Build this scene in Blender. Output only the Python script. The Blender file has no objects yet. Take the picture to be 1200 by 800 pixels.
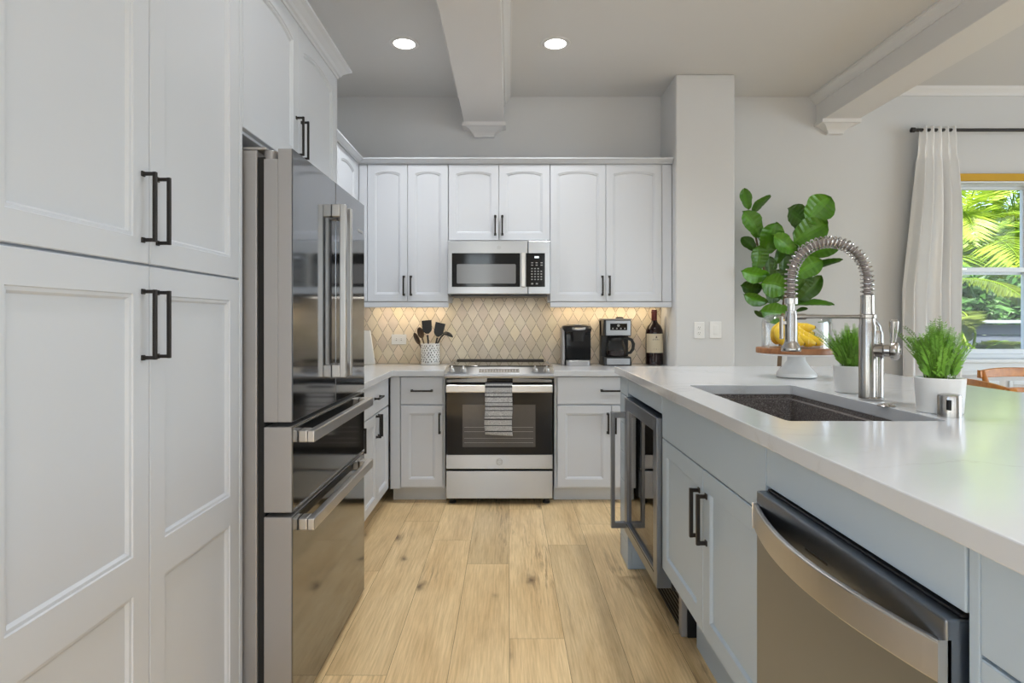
import bpy, math, random
from mathutils import Vector, Matrix
from mathutils.geometry import tessellate_polygon

random.seed(7)
SC = bpy.context.scene
COL = SC.collection
PI = math.pi

# ------------------------------------------------------------------ camera
cam_d = bpy.data.cameras.new('camera')
cam = bpy.data.objects.new('camera', cam_d); COL.objects.link(cam)
CAM_H = 1.26; F_PX = 700.0; CX, CY = 596.0, 375.0
cam.location = (0, 0, CAM_H)
cam.rotation_euler = (PI/2, 0, 0)
cam_d.sensor_fit = 'HORIZONTAL'; cam_d.sensor_width = 36.0
cam_d.lens = F_PX/1200*36.0
cam_d.shift_x = (600-CX)/1200.0
cam_d.shift_y = -(400-CY)/1200.0
cam_d.clip_start = 0.02
SC.camera = cam

# ------------------------------------------------------------------ view, world, lights
SC.view_settings.view_transform = 'Standard'
SC.view_settings.look = 'None'
SC.view_settings.gamma = 1.0
SC.view_settings.use_curve_mapping = False
SC.view_settings.exposure = 0.15
SC.cycles.max_bounces = 10
SC.cycles.diffuse_bounces = 5
SC.cycles.transparent_max_bounces = 16
SC.cycles.sample_clamp_indirect = 6.0
SC.cycles.use_denoising = True

world = bpy.data.worlds.new('world'); SC.world = world
world.use_nodes = True
wn = world.node_tree.nodes; wn.clear()
w_out = wn.new('ShaderNodeOutputWorld'); w_bg = wn.new('ShaderNodeBackground')
w_sky = wn.new('ShaderNodeTexSky')
w_sky.sky_type = 'NISHITA'; w_sky.sun_disc = False
w_sky.sun_elevation = math.radians(55); w_sky.sun_rotation = math.radians(200)
w_bg.inputs['Strength'].default_value = 0.45
world.node_tree.links.new(w_sky.outputs[0], w_bg.inputs['Color'])
world.node_tree.links.new(w_bg.outputs[0], w_out.inputs['Surface'])

def lamp(name, kind, loc, rot, energy, color=(1, 1, 1), **kw):
    d = bpy.data.lights.new(name, kind); d.energy = energy; d.color = color
    for k, v in kw.items(): setattr(d, k, v)
    o = bpy.data.objects.new(name, d); COL.objects.link(o)
    o.location = loc; o.rotation_euler = rot
    return o

WL_ = -1.445
sun = lamp('sun', 'SUN', (0, 0, 10), (math.radians(22), math.radians(-25), 0), 15.0, (1, .96, .88), angle=.01)
lamp('fill_left', 'AREA', (WL_+.03, -1.6, 1.45), (0, -PI/2, 0), 10, (.80, .91, 1), shape='RECTANGLE', size=2.2, size_y=2.3)  # added fill lamp at a made-up left window, brightens the island fronts
# added ambient fill lamps, at unseen doors behind the viewer and dining side windows
for x_ in (-.62, 1.05, 3.0): lamp('daylight_fill_rear', 'AREA', (x_, -3.92, 1.5), (PI/2, 0, 0), 13, (.88, .94, 1), shape='RECTANGLE', size=.55, size_y=2.3)
lamp('daylight_fill_right', 'AREA', (6.42, 1.2, 1.6), (0, PI/2, 0), 88, (.80, .91, 1), shape='RECTANGLE', size=2.0, size_y=4.2)
LIGHT_SPOTS = [(-.667, 3.82), (.30, 3.82), (-.36, 1.75), (-.36, .3), (.45, -1.2), (-.667, -1.6), (.98, 2.7), (.98, .5), (3.9, 2.2), (3.9, .6), (3.9, -1.5), (1.5, -1.5)]
DOWN_W = 14.5
DOWN_AISLE_W = 12.0
DOWN_ISLAND_W = 8.0
DOWN_FIRST_ROW_W = 6.5
UNDER_W = 1.0

# ------------------------------------------------------------------ materials
def mat(name, base=(.8, .8, .8), rough=.5, metal=0.0, spec=None, build=None, **kw):
    m = bpy.data.materials.new(name); m.use_nodes = True
    nt = m.node_tree; b = nt.nodes['Principled BSDF']
    b.inputs['Base Color'].default_value = (*base, 1)
    b.inputs['Roughness'].default_value = rough
    b.inputs['Metallic'].default_value = metal
    if spec is not None: b.inputs['Specular IOR Level'].default_value = spec
    for k, v in kw.items(): b.inputs[k.replace('_', ' ')].default_value = v
    if build: build(nt, b)
    return m

def N(nt, kind, **kw):
    n = nt.nodes.new('ShaderNode'+kind)
    for k, v in kw.items():
        if hasattr(n, k): setattr(n, k, v)
    return n
def L(nt, a, b): nt.links.new(a, b)
def coords(nt, scale=(1, 1, 1), kind='Object'):
    t = N(nt, 'TexCoord'); m = N(nt, 'Mapping'); m.inputs['Scale'].default_value = scale
    L(nt, t.outputs[kind], m.inputs['Vector']); return m.outputs['Vector']
def noise(nt, vec, scale, detail=4, rough=.5, dist=0.0):
    n = N(nt, 'TexNoise'); n.inputs['Scale'].default_value = scale; n.inputs['Detail'].default_value = detail
    n.inputs['Roughness'].default_value = rough; n.inputs['Distortion'].default_value = dist
    L(nt, vec, n.inputs['Vector']); return n.outputs['Fac']
def ramp(nt, fac, stops):
    r = N(nt, 'ValToRGB'); el = r.color_ramp.elements
    while len(el) < len(stops): el.new(.5)
    for e, (p, c) in zip(el, stops):
        e.position = p; e.color = (*c, 1) if len(c) == 3 else c
    L(nt, fac, r.inputs['Fac']); return r.outputs['Color']
def mixc(nt, fac, a, b, mode='MIX'):
    m = N(nt, 'MixRGB', blend_type=mode)
    for s, v in ((m.inputs[0], fac), (m.inputs[1], a), (m.inputs[2], b)):
        if isinstance(v, (int, float)): s.default_value = v
        elif isinstance(v, tuple): s.default_value = (*v, 1)
        else: L(nt, v, s)
    return m.outputs[0]
def math_(nt, op, a, b=None, clamp=False):
    m = N(nt, 'Math', operation=op, use_clamp=clamp)
    for s, v in zip(m.inputs, (a, b)):
        if v is None: continue
        if isinstance(v, (int, float)): s.default_value = v
        else: L(nt, v, s)
    return m.outputs[0]
def bump(nt, b, h, strength=.1, dist=.002):
    n = N(nt, 'Bump'); n.inputs['Strength'].default_value = strength; n.inputs['Distance'].default_value = dist
    L(nt, h, n.inputs['Height']); L(nt, n.outputs[0], b.inputs['Normal'])

def painted(c, var=.03, sc=3.0, bm=.06, bs=90):
    def f(nt, b):
        v = coords(nt)
        d = tuple(x*(1-var) for x in c)
        L(nt, mixc(nt, noise(nt, v, sc), c, d), b.inputs['Base Color'])
        bump(nt, b, noise(nt, v, bs, 3), bm, .001)
    return f
def brushed(c, r0, r1, scale, an=0):
    def f(nt, b):
        n = noise(nt, coords(nt, scale), 1.0, 3, .5)
        d = tuple(x*.97 for x in c)
        L(nt, mixc(nt, n, d, c), b.inputs['Base Color'])
        b.inputs['Roughness'].default_value = (r0+r1)/2
        if an:
            tg = N(nt, 'Tangent', direction_type='RADIAL', axis='Z'); L(nt, tg.outputs[0], b.inputs['Tangent'])
            b.inputs['Anisotropic'].default_value = an; b.inputs['Anisotropic Rotation'].default_value = .25
    return f

M = {}
M['white'] = mat('white_cabinet_paint', rough=.32, build=painted((.63, .655, .70), .015, 2, .03, 140))
M['wall'] = mat('wall_paint', rough=.8, build=painted((.67, .675, .68), .03, 2.0, .25, 60))
M['ceiling'] = mat('ceiling_paint', rough=.9, build=painted((.69, .69, .685), .03, 1.5, .3, 50))
M['trim'] = mat('trim_paint', rough=.45, build=painted((.74, .73, .72), .02, 2, .05, 90))
M['blue'] = mat('blue_grey_cabinet_paint', rough=.38, build=painted((.445, .53, .61), .04, 2.5, .03, 140))
M['kick'] = mat('kick_paint', rough=.45, build=painted((.66, .67, .68), .02, 2, .03, 100))
M['steel'] = mat('brushed_steel', metal=1.0, build=brushed((.48, .505, .545), .26, .34, (1.5, 30, 30), .75))
M['steel_v'] = mat('brushed_steel_upright', metal=1.0, build=brushed((.255, .28, .325), .26, .34, (14, 14, .6)))
M['slate'] = mat('dark_polished_steel', metal=1.0, build=brushed((.235, .245, .262), .07, .09, (6, 6, 1)))
M['slate_side'] = mat('grey_coated_steel', rough=.42, metal=.55, build=painted((.40, .39, .39), .05, 4, .04, 200))
M['satin'] = mat('satin_handle_steel', metal=1.0, rough=.26, build=brushed((.60, .59, .58), .31, .35, (5, 5, 5)))
M['nickel'] = mat('brushed_nickel', metal=1.0, build=brushed((.46, .44, .42), .22, .30, (5, 5, 2)))
M['bronze'] = mat('black_bronze', rough=.38, metal=.6, build=painted((.035, .031, .029), .3, 20, .05, 200))
M['black'] = mat('black_plastic', rough=.35, build=painted((.015, .015, .016), .2, 8, .05, 200))
M['blackgloss'] = mat('black_gloss', rough=.06, spec=.28, build=painted((.012, .012, .013), .1, 8, .0, 200))
M['smoke'] = mat('smoked_window', rough=.12, build=painted((.09, .085, .082), .2, 30, .0, 200))
M['dark'] = mat('dark_gap', rough=.8, build=painted((.012, .012, .012), .2, 8, .05, 60))
M['plate'] = mat('white_switch_plastic', rough=.3, build=painted((.82, .82, .81), .01, 8, .0, 60))
M['ceramic'] = mat('white_ceramic', rough=.28, build=painted((.80, .80, .79), .02, 6, .02, 60))
M['digit'] = mat('lit_digits', base=(.9, .95, 1), Emission_Color=(.9, .95, 1, 1), Emission_Strength=1.5)
M['keys'] = mat('grey_key_print', rough=.5, build=painted((.35, .35, .35), .05, 8, 0, 60))
M['lens'] = mat('lit_downlight_lens', base=(1, 1, 1), Emission_Color=(1, .97, .92, 1), Emission_Strength=9.0)

def b_quartz(nt, b):
    v = coords(nt)
    w = noise(nt, v, 1.6, 6, .6, 1.2)
    ring = math_(nt, 'ABSOLUTE', math_(nt, 'SUBTRACT', w, .5))
    vein = ramp(nt, ring, [(0, (1, 1, 1)), (.012, (.25, .25, .25)), (.035, (0, 0, 0))])
    patch = ramp(nt, noise(nt, v, 2.3, 2), [(.45, (0, 0, 0)), (.62, (1, 1, 1))])
    f = math_(nt, 'MULTIPLY', vein, math_(nt, 'MULTIPLY', patch, .32))
    c = mixc(nt, noise(nt, v, 5, 4), (.62, .635, .66), (.59, .605, .63))
    L(nt, mixc(nt, f, c, (.40, .385, .37)), b.inputs['Base Color'])
M['quartz'] = mat('white_quartz', rough=.13, build=b_quartz)

def b_floor(nt, b):
    tc = N(nt, 'TexCoord'); at = N(nt, 'Attribute', attribute_name='tone')
    sep = N(nt, 'SeparateColor'); L(nt, at.outputs['Color'], sep.inputs[0])
    off = N(nt, 'CombineXYZ')
    L(nt, math_(nt, 'MULTIPLY', sep.outputs[1], 31.0), off.inputs[0]); L(nt, math_(nt, 'MULTIPLY', sep.outputs[2], 47.0), off.inputs[1])
    add = N(nt, 'VectorMath', operation='ADD'); L(nt, tc.outputs['Object'], add.inputs[0]); L(nt, off.outputs[0], add.inputs[1])
    def mp(s):
        m = N(nt, 'Mapping'); m.inputs['Scale'].default_value = s; L(nt, add.outputs[0], m.inputs['Vector']); return m.outputs['Vector']
    cath = noise(nt, mp((7.0, .8, 1)), 1.0, 6, .62, 1.6)
    fine = noise(nt, mp((140, 5, 1)), 1.0, 4, .6)
    blot = noise(nt, mp((3.0, 1.1, 1)), 1.0, 3, .5, .6)
    c = ramp(nt, cath, [(.22, (.48, .32, .155)), (.42, (.68, .495, .265)), (.62, (.76, .575, .325)), (.8, (.63, .44, .225))])
    c = mixc(nt, ramp(nt, fine, [(.35, (1, 1, 1)), (.6, (0, 0, 0))]), c, mixc(nt, 1.0, c, (.80, .775, .74), 'MULTIPLY'))
    c = mixc(nt, ramp(nt, blot, [(.42, (0, 0, 0)), (.7, (.7, .7, .7))]), c, mixc(nt, 1.0, c, (.80, .74, .66), 'MULTIPLY'))
    # dark streaks with the knots
    stv = mp((2.7, .75, 1))
    st = noise(nt, stv, 1.0, 3, .55, .4)
    stm = ramp(nt, st, [(.54, (0, 0, 0)), (.70, (1, 1, 1))])
    stf = ramp(nt, noise(nt, mp((55, 3.2, 1)), 1.0, 4, .65, .8), [(.50, (0, 0, 0)), (.66, (1, 1, 1))])
    c = mixc(nt, math_(nt, 'MULTIPLY', math_(nt, 'MULTIPLY', stm, stf), .95), c, (.17, .095, .045))
    # knots
    kv = N(nt, 'TexVoronoi', feature='F1', voronoi_dimensions='2D'); kv.inputs['Scale'].default_value = 1.0; kv.inputs['Randomness'].default_value = .9
    wob = N(nt, 'VectorMath', operation='ADD'); nz = N(nt, 'TexNoise'); nz.inputs['Scale'].default_value = 9; nz.inputs['Detail'].default_value = 4
    L(nt, add.outputs[0], nz.inputs['Vector'])
    sc_ = N(nt, 'VectorMath', operation='SCALE'); sc_.inputs['Scale'].default_value = .17; L(nt, nz.outputs['Color'], sc_.inputs[0])
    L(nt, mp((3.0, 1.25, 1)), wob.inputs[0]); L(nt, sc_.outputs[0], wob.inputs[1]); L(nt, wob.outputs[0], kv.inputs['Vector'])
    k = ramp(nt, kv.outputs['Distance'], [(.012, (1, 1, 1)), (.038, (.6, .6, .6)), (.08, (.14, .14, .14)), (.15, (0, 0, 0))])
    ks = N(nt, 'SeparateColor'); L(nt, kv.outputs['Color'], ks.inputs[0])
    k = math_(nt, 'MULTIPLY', k, ramp(nt, ks.outputs[0], [(.18, (0, 0, 0)), (.5, (1, 1, 1))]))
    c = mixc(nt, math_(nt, 'MULTIPLY', k, .85), c, (.105, .06, .03))
    tone = N(nt, 'CombineColor')
    t1 = math_(nt, 'ADD', math_(nt, 'MULTIPLY', sep.outputs[0], .58), .70)
    for i in range(3): L(nt, t1, tone.inputs[i])
    c = mixc(nt, 1.0, c, tone.outputs[0], 'MULTIPLY')
    L(nt, c, b.inputs['Base Color'])
    bump(nt, b, fine, .12, .001)
M['floor'] = mat('oak_planks', rough=.40, spec=.35, build=b_floor)
M['seam'] = mat('plank_seam', rough=.8, build=painted((.10, .062, .032), .2, 20, 0))

def b_tile(nt, b):
    v = coords(nt); at = N(nt, 'Attribute', attribute_name='tone')
    c = mixc(nt, noise(nt, v, 14, 5, .6), (.86, .76, .62), (.74, .64, .51))
    L(nt, mixc(nt, 1.0, c, at.outputs['Color'], 'MULTIPLY'), b.inputs['Base Color'])
M['tile'] = mat('beige_stone_tile', rough=.42, build=b_tile)
M['grout'] = mat('brown_grout', rough=.8, build=painted((.27, .20, .13), .15, 30, 0))
M['dot'] = mat('cream_tile_dot', rough=.3, build=painted((.80, .74, .62), .05, 30, 0))

def b_granite(nt, b):
    v = coords(nt)
    n = noise(nt, v, 260, 2, .7); n2 = noise(nt, v, 90, 3, .6)
    c = ramp(nt, n, [(.40, (.055, .045, .042)), (.55, (.15, .13, .125)), (.68, (.42, .39, .37))])
    L(nt, mixc(nt, .35, c, ramp(nt, n2, [(.3, (.07, .06, .055)), (.7, (.2, .175, .165))])), b.inputs['Base Color'])
M['granite'] = mat('speckled_composite', rough=.55, build=b_granite)

def wood(c1, c2, s=(3, 3, 22), rough=.35):
    def f(nt, b):
        v = coords(nt, s)
        n = noise(nt, v, 1.5, 6, .6, 1.2)
        L(nt, ramp(nt, n, [(.3, c1), (.7, c2)]), b.inputs['Base Color'])
    return f
M['acacia'] = mat('acacia_board', rough=.4, build=wood((.20, .075, .025), (.42, .18, .07), (6, 30, 6)))
M['cherry'] = mat('cherry_wood', rough=.28, build=wood((.38, .12, .015), (.58, .23, .035), (10, 3, 10)))
M['utensil_wood'] = mat('walnut_utensil', rough=.5, build=wood((.06, .035, .02), (.13, .08, .045), (20, 20, 6)))

def leafy(c1, c2, rough=.42, trans=.0, sc=9):
    def f(nt, b):
        v = coords(nt); at = N(nt, 'Attribute', attribute_name='tone')
        c = mixc(nt, noise(nt, v, sc, 4), c1, c2)
        c = mixc(nt, 1.0, c, at.outputs['Color'], 'MULTIPLY')
        L(nt, c, b.inputs['Base Color'])
        if trans:
            t = N(nt, 'BsdfTranslucent'); L(nt, c, t.inputs['Color'])
            mx = N(nt, 'MixShader'); mx.inputs[0].default_value = trans
            L(nt, b.outputs[0], mx.inputs[1]); L(nt, t.outputs[0], mx.inputs[2])
            L(nt, mx.outputs[0], nt.nodes['Material Output'].inputs['Surface'])
    return f
M['fig'] = mat('fiddle_leaf_green', rough=.36, build=leafy((.105, .275, .015), (.045, .155, .008)))
M['fern'] = mat('fern_green', rough=.5, build=leafy((.27, .50, .06), (.13, .34, .03), sc=30))
M['palm'] = mat('palm_green', rough=.45, build=leafy((.46, .54, .045), (.16, .34, .03), trans=.45, sc=1.2))
M['shrub'] = mat('shaded_shrub_green', rough=.5, build=leafy((.085, .21, .035), (.03, .10, .022), trans=.3, sc=2))  # canopy shade on the lower foliage is put into this darker green
M['bark'] = mat('bark', rough=.8, build=wood((.11, .07, .04), (.22, .15, .09), (20, 20, 5)))
M['soil'] = mat('dark_soil', rough=.95, build=painted((.03, .022, .016), .4, 60, .6, 80))

def b_cloth(nt, b):
    v = coords(nt, (420, 420, 420))
    w = noise(nt, v, 1.0, 2)
    c = mixc(nt, w, (.95, .95, .95), (.91, .91, .91)); L(nt, c, b.inputs['Base Color'])
    t = N(nt, 'BsdfTranslucent'); L(nt, c, t.inputs['Color'])
    mx = N(nt, 'MixShader'); mx.inputs[0].default_value = .10
    L(nt, b.outputs[0], mx.inputs[1]); L(nt, t.outputs[0], mx.inputs[2])
    L(nt, mx.outputs[0], nt.nodes['Material Output'].inputs['Surface'])
M['linen'] = mat('white_linen', rough=.9, build=b_cloth)

def b_towel(nt, b):
    tc = N(nt, 'TexCoord'); sx = N(nt, 'SeparateXYZ'); L(nt, tc.outputs['Object'], sx.inputs[0])
    z = sx.outputs[2]
    c = None
    zig = N(nt, 'TexWave', wave_type='BANDS', bands_direction='Z', wave_profile='SIN')
    zig.inputs['Scale'].default_value = 30; zig.inputs['Distortion'].default_value = 0
    L(nt, tc.outputs['Object'], zig.inputs['Vector'])
    chk = N(nt, 'TexNoise'); chk.inputs['Scale'].default_value = 260; chk.inputs['Detail'].default_value = 2
    L(nt, tc.outputs['Object'], chk.inputs['Vector'])
    base = mixc(nt, ramp(nt, chk.outputs['Fac'], [(.42, (0, 0, 0)), (.58, (1, 1, 1))]), (.30, .30, .31), (.60, .60, .60))
    cr = N(nt, 'ValToRGB'); cr.color_ramp.interpolation = 'CONSTANT'
    stripes = [0, .075, .10, .19, .205, .30, .325, .37, .38, .47, .485, .54, .565, .62, .63, .72, .745, .80, .815, .90, .94, .97]
    el = cr.color_ramp.elements
    while len(el) < len(stripes): el.new(.5)
    for i, s in enumerate(stripes):
        el[i].position = s; vv = 1.0 if i % 2 else 0.0; el[i].color = (vv, vv, vv, 1)
    zz = N(nt, 'MapRange'); zz.inputs['From Min'].default_value = -.36; zz.inputs['From Max'].default_value = 0
    L(nt, z, zz.inputs['Value']); L(nt, zz.outputs[0], cr.inputs['Fac'])
    L(nt, mixc(nt, cr.outputs['Color'], base, (.05, .05, .055)), b.inputs['Base Color'])
    bump(nt, b, chk.outputs['Fac'], .4, .002)
M['towel'] = mat('striped_cotton', rough=.95, build=b_towel)

def b_glass(nt, b):
    nt.nodes.remove(b)
    t = N(nt, 'BsdfTransparent'); t.inputs['Color'].default_value = (.99, .995, 1, 1)
    g = N(nt, 'BsdfGlossy'); g.inputs['Roughness'].default_value = .02
    lw = N(nt, 'LayerWeight'); lw.inputs['Blend'].default_value = .22
    f = math_(nt, 'MULTIPLY', lw.outputs['Fresnel'], .45)
    mx = N(nt, 'MixShader'); L(nt, f, mx.inputs[0]); L(nt, t.outputs[0], mx.inputs[1]); L(nt, g.outputs[0], mx.inputs[2])
    L(nt, mx.outputs[0], nt.nodes['Material Output'].inputs['Surface'])
M['glass'] = mat('clear_glass', build=b_glass)
def b_dglass(nt, b):
    nt.nodes.remove(b)
    t = N(nt, 'BsdfTransparent'); t.inputs['Color'].default_value = (.30, .29, .28, 1)
    g = N(nt, 'BsdfGlossy'); g.inputs['Roughness'].default_value = .02; g.inputs['Color'].default_value = (.9, .88, .86, 1)
    lw = N(nt, 'LayerWeight'); lw.inputs['Blend'].default_value = .42
    mx = N(nt, 'MixShader'); L(nt, lw.outputs['Fresnel'], mx.inputs[0]); L(nt, t.outputs[0], mx.inputs[1]); L(nt, g.outputs[0], mx.inputs[2])
    L(nt, mx.outputs[0], nt.nodes['Material Output'].inputs['Surface'])
M['darkglass'] = mat('tinted_glass', build=b_dglass)
M['banana'] = mat('banana_skin', rough=.45, build=painted((.86, .56, .02), .15, 14, .03, 60))
M['banana_tip'] = mat('banana_stem', rough=.6, build=painted((.20, .13, .04), .3, 40, .03, 60))
M['wine'] = mat('dark_wine_bottle', rough=.05, build=painted((.018, .008, .008), .2, 8, 0))
M['foil'] = mat('burgundy_foil', rough=.3, metal=.3, build=painted((.13, .018, .014), .2, 20, 0))
M['paper'] = mat('cream_label_paper', rough=.7, build=painted((.72, .63, .46), .05, 20, .05))
M['ink'] = mat('dark_label_ink', rough=.6, build=painted((.08, .06, .05), .2, 20, 0))
M['ochre'] = mat('ochre_cloth', rough=.7, build=painted((.62, .36, .025), .08, 20, .1))
M['vinyl'] = mat('white_window_vinyl', rough=.35, build=painted((.74, .79, .83), .02, 4, 0))
M['fence'] = mat('grey_fence_boards', rough=.8, build=painted((.12, .14, .17), .3, 3, .2, 30))
M['cap'] = mat('pale_fence_cap', rough=.7, build=painted((.36, .39, .42), .1, 8, .1))
M['box'] = mat('grey_utility_box', rough=.6, build=painted((.17, .20, .24), .1, 8, .1))
M['ground'] = mat('garden_ground', rough=.95, build=painted((.13, .15, .06), .4, 4, .5, 30))

# ------------------------------------------------------------------ mesh helpers
class MB:
    def __init__(s): s.v = []; s.f = []; s.t = []; s.tone = None
    def add(s, vs, fs):
        o = len(s.v); s.v += [tuple(p) for p in vs]; s.f += [tuple(i+o for i in f) for f in fs]
        if s.tone is not None: s.t += [s.tone]*len(fs)
        return s
    def box(s, x0, x1, y0, y1, z0, z1):
        vs = [(x, y, z) for x in (x0, x1) for y in (y0, y1) for z in (z0, z1)]
        return s.add(vs, [(0, 1, 3, 2), (4, 6, 7, 5), (0, 4, 5, 1), (2, 3, 7, 6), (0, 2, 6, 4), (1, 5, 7, 3)])
    def prism(s, poly, a0, a1, axis='z'):
        def P(p, a):
            return (p[0], p[1], a) if axis == 'z' else ((p[0], a, p[1]) if axis == 'y' else (a, p[0], p[1]))
        n = len(poly); vs = [P(p, a0) for p in poly]+[P(p, a1) for p in poly]
        fs = [tuple(range(n))[::-1], tuple(range(n, 2*n))]+[(i, (i+1) % n, n+(i+1) % n, n+i) for i in range(n)]
        return s.add(vs, fs)
    def lathe(s, prof, n=32, c=(0, 0, 0), close=False):
        vs = []; fs = []
        for r, z in prof:
            for k in range(n):
                a = 2*PI*k/n; vs.append((c[0]+r*math.cos(a), c[1]+r*math.sin(a), c[2]+z))
        m = len(prof)
        for i in range(m-1 if not close else m):
            j = (i+1) % m
            for k in range(n):
                k2 = (k+1) % n; fs.append((i*n+k, i*n+k2, j*n+k2, j*n+k))
        if not close:
            fs.append(tuple(range(n))[::-1]); fs.append(tuple((m-1)*n+k for k in range(n)))
        return s.add(vs, fs)
    def tube(s, pts, rad, n=10, cap=True, sx=1.0):
        pts = [Vector(p) for p in pts]; m = len(pts)
        if not hasattr(rad, '__len__'): rad = [rad]*m
        tang = [(pts[min(i+1, m-1)]-pts[max(i-1, 0)]).normalized() for i in range(m)]
        t0 = tang[0]; u = t0.orthogonal().normalized()
        vs = []; fs = []
        for i in range(m):
            t = tang[i]; u = (u-t*u.dot(t))
            u = u.normalized() if u.length > 1e-6 else t.orthogonal().normalized()
            w = t.cross(u)
            for k in range(n):
                a = 2*PI*k/n; vs.append(pts[i]+u*(math.cos(a)*rad[i]*sx)+w*(math.sin(a)*rad[i]))
        for i in range(m-1):
            for k in range(n):
                k2 = (k+1) % n; fs.append((i*n+k, i*n+k2, (i+1)*n+k2, (i+1)*n+k))
        if cap: fs.append(tuple(range(n))[::-1]); fs.append(tuple((m-1)*n+k for k in range(n)))
        return s.add(vs, fs)
    def cyl(s, p, q, r, n=20): return s.tube([p, q], r, n)
    def build(s, name, m, parent=None, bevel=0, smooth=False, loc=None, seg=2, solid=0, subsurf=0):
        me = bpy.data.meshes.new(name); me.from_pydata(s.v, [], s.f); me.update()
        me.materials.append(M[m] if isinstance(m, str) else m)
        if s.t:
            at = me.color_attributes.new('tone', 'FLOAT_COLOR', 'CORNER'); k = 0
            for p, c in zip(me.polygons, s.t):
                for li in p.loop_indices: at.data[li].color = (*c, 1)
        if smooth:
            me.polygons.foreach_set('use_smooth', [True]*len(me.polygons)); me.set_sharp_from_angle(angle=math.radians(38))
        o = bpy.data.objects.new(name, me); COL.objects.link(o)
        if parent is not None: o.parent = parent
        if loc: o.location = loc
        if solid:
            d = o.modifiers.new('solid', 'SOLIDIFY'); d.thickness = solid; d.offset = 0
        if subsurf:
            d = o.modifiers.new('sub', 'SUBSURF'); d.levels = subsurf; d.render_levels = subsurf
        if bevel:
            d = o.modifiers.new('bevel', 'BEVEL'); d.width = bevel; d.segments = seg; d.limit_method = 'ANGLE'; d.angle_limit = math.radians(40)
            d.use_clamp_overlap = True
        return o

def tag(o, label, cat, group=None, kind=None):
    o['label'] = label; o['category'] = cat
    if group: o['group'] = group
    if kind: o['kind'] = kind
    return o
def thing(name, label, cat, loc=(0, 0, 0), rz=0, group=None):
    o = bpy.data.objects.new(name, None); COL.objects.link(o); o.empty_display_size = .1
    o.location = loc; o.rotation_euler = (0, 0, rz)
    return tag(o, label, cat, group)
def struct(o): o['kind'] = 'structure'; return o
def copy_tree(o, parent=None):
    c = o.copy(); COL.objects.link(c)
    if parent is not None: c.parent = parent
    for ch in [x for x in SC.objects if x.parent == o]: copy_tree(ch, c)
    return c
def at(px, py, Y): return Vector(((px-CX)/F_PX*Y, Y, CAM_H-(py-CY)/F_PX*Y))

# raised-frame cabinet door, front towards -y, panels = list of (x0,x1,z0,z1,arch rise)
PROF = [(0, 0), (.002, .0035), (.0085, .0042), (.0135, .0105)]
def door_mesh(x0, x1, z0, z1, panels, yf=-.02, yb=-.001, prof=PROF):
    mb = MB(); e = .002
    def outline(p, d):
        a, b, c, t, r = p; a += d; b -= d; c += d; t -= d
        pts = [(a, c), (b, c)]
        if r:
            n = 10
            for i in range(n+1):
                u = i/n; pts.append((b+(a-b)*u, t-r+r*math.sin(PI*u)**.8))
        else: pts += [(b, t), (a, t)]
        return pts
    outer = [(x0+e, z0+e), (x1-e, z0+e), (x1-e, z1-e), (x0+e, z1-e)]
    rings = [outline(p, 0) for p in panels]
    polys = [[Vector((x, z, 0)) for x, z in outer]]+[[Vector((x, z, 0)) for x, z in r] for r in rings]
    flat = [q for pl in polys for q in pl]
    tris = tessellate_polygon(polys)
    vs = [(q.x, yf, q.y) for q in flat]
    fs = []
    for t in tris:
        a, b, c = [flat[i] for i in t]
        cr = (b.x-a.x)*(c.y-a.y)-(b.y-a.y)*(c.x-a.x)
        fs.append(tuple(t) if cr > 0 else tuple(t)[::-1])
    mb.add(vs, fs)
    full = [(x0, z0), (x1, z0), (x1, z1), (x0, z1)]
    vs = [(x, yf, z) for x, z in outer]+[(x, yf+e, z) for x, z in full]+[(x, yb, z) for x, z in full]
    fs = [(11, 10, 9, 8)]
    for i in range(4):
        j = (i+1) % 4; fs += [(i, 4+i, 4+j, j), (4+i, 8+i, 8+j, 4+j)]
    mb.add(vs, fs)
    for p in panels:
        lp = [outline(p, d) for d, _ in prof]; n = len(lp[0])
        vs = [(x, yf+prof[k][1], z) for k in range(len(lp)) for x, z in lp[k]]
        fs = []
        for k in range(len(lp)-1):
            for i in range(n):
                j = (i+1) % n; fs.append((k*n+i, k*n+j, (k+1)*n+j, (k+1)*n+i))
        fs.append(tuple((len(lp)-1)*n+i for i in range(n)))
        mb.add(vs, fs)
    return mb

HMESH = {}
def handle(parent, x, z, Lh, vert=True, y=-.02, st=.032, w=.0112, m='bronze', foot=True):
    key = (Lh, vert, st, w, m)
    if key not in HMESH:
        mb = MB(); h = Lh/2
        def bx(a0, a1, y0, y1, b0, b1):
            if vert: mb.box(b0, b1, y0, y1, a0, a1)
            else: mb.box(a0, a1, y0, y1, b0, b1)
        bx(-h, h, -st, -st+w, -w/2, w/2)
        for s in (-1, 1):
            c = s*(h-w*.55)
            bx(c-w*.5, c+w*.5, -st+w*.5, 0, -w*.45, w*.45)
            bx(c-w*.75, c+w*.75, -.004, 0, -w*.75, w*.75)
        o = mb.build('handle', m, parent, bevel=.0012); HMESH[key] = o
    else:
        o = HMESH[key].copy(); COL.objects.link(o); o.parent = parent
    o.location = (x, y, z)
    return o

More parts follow.
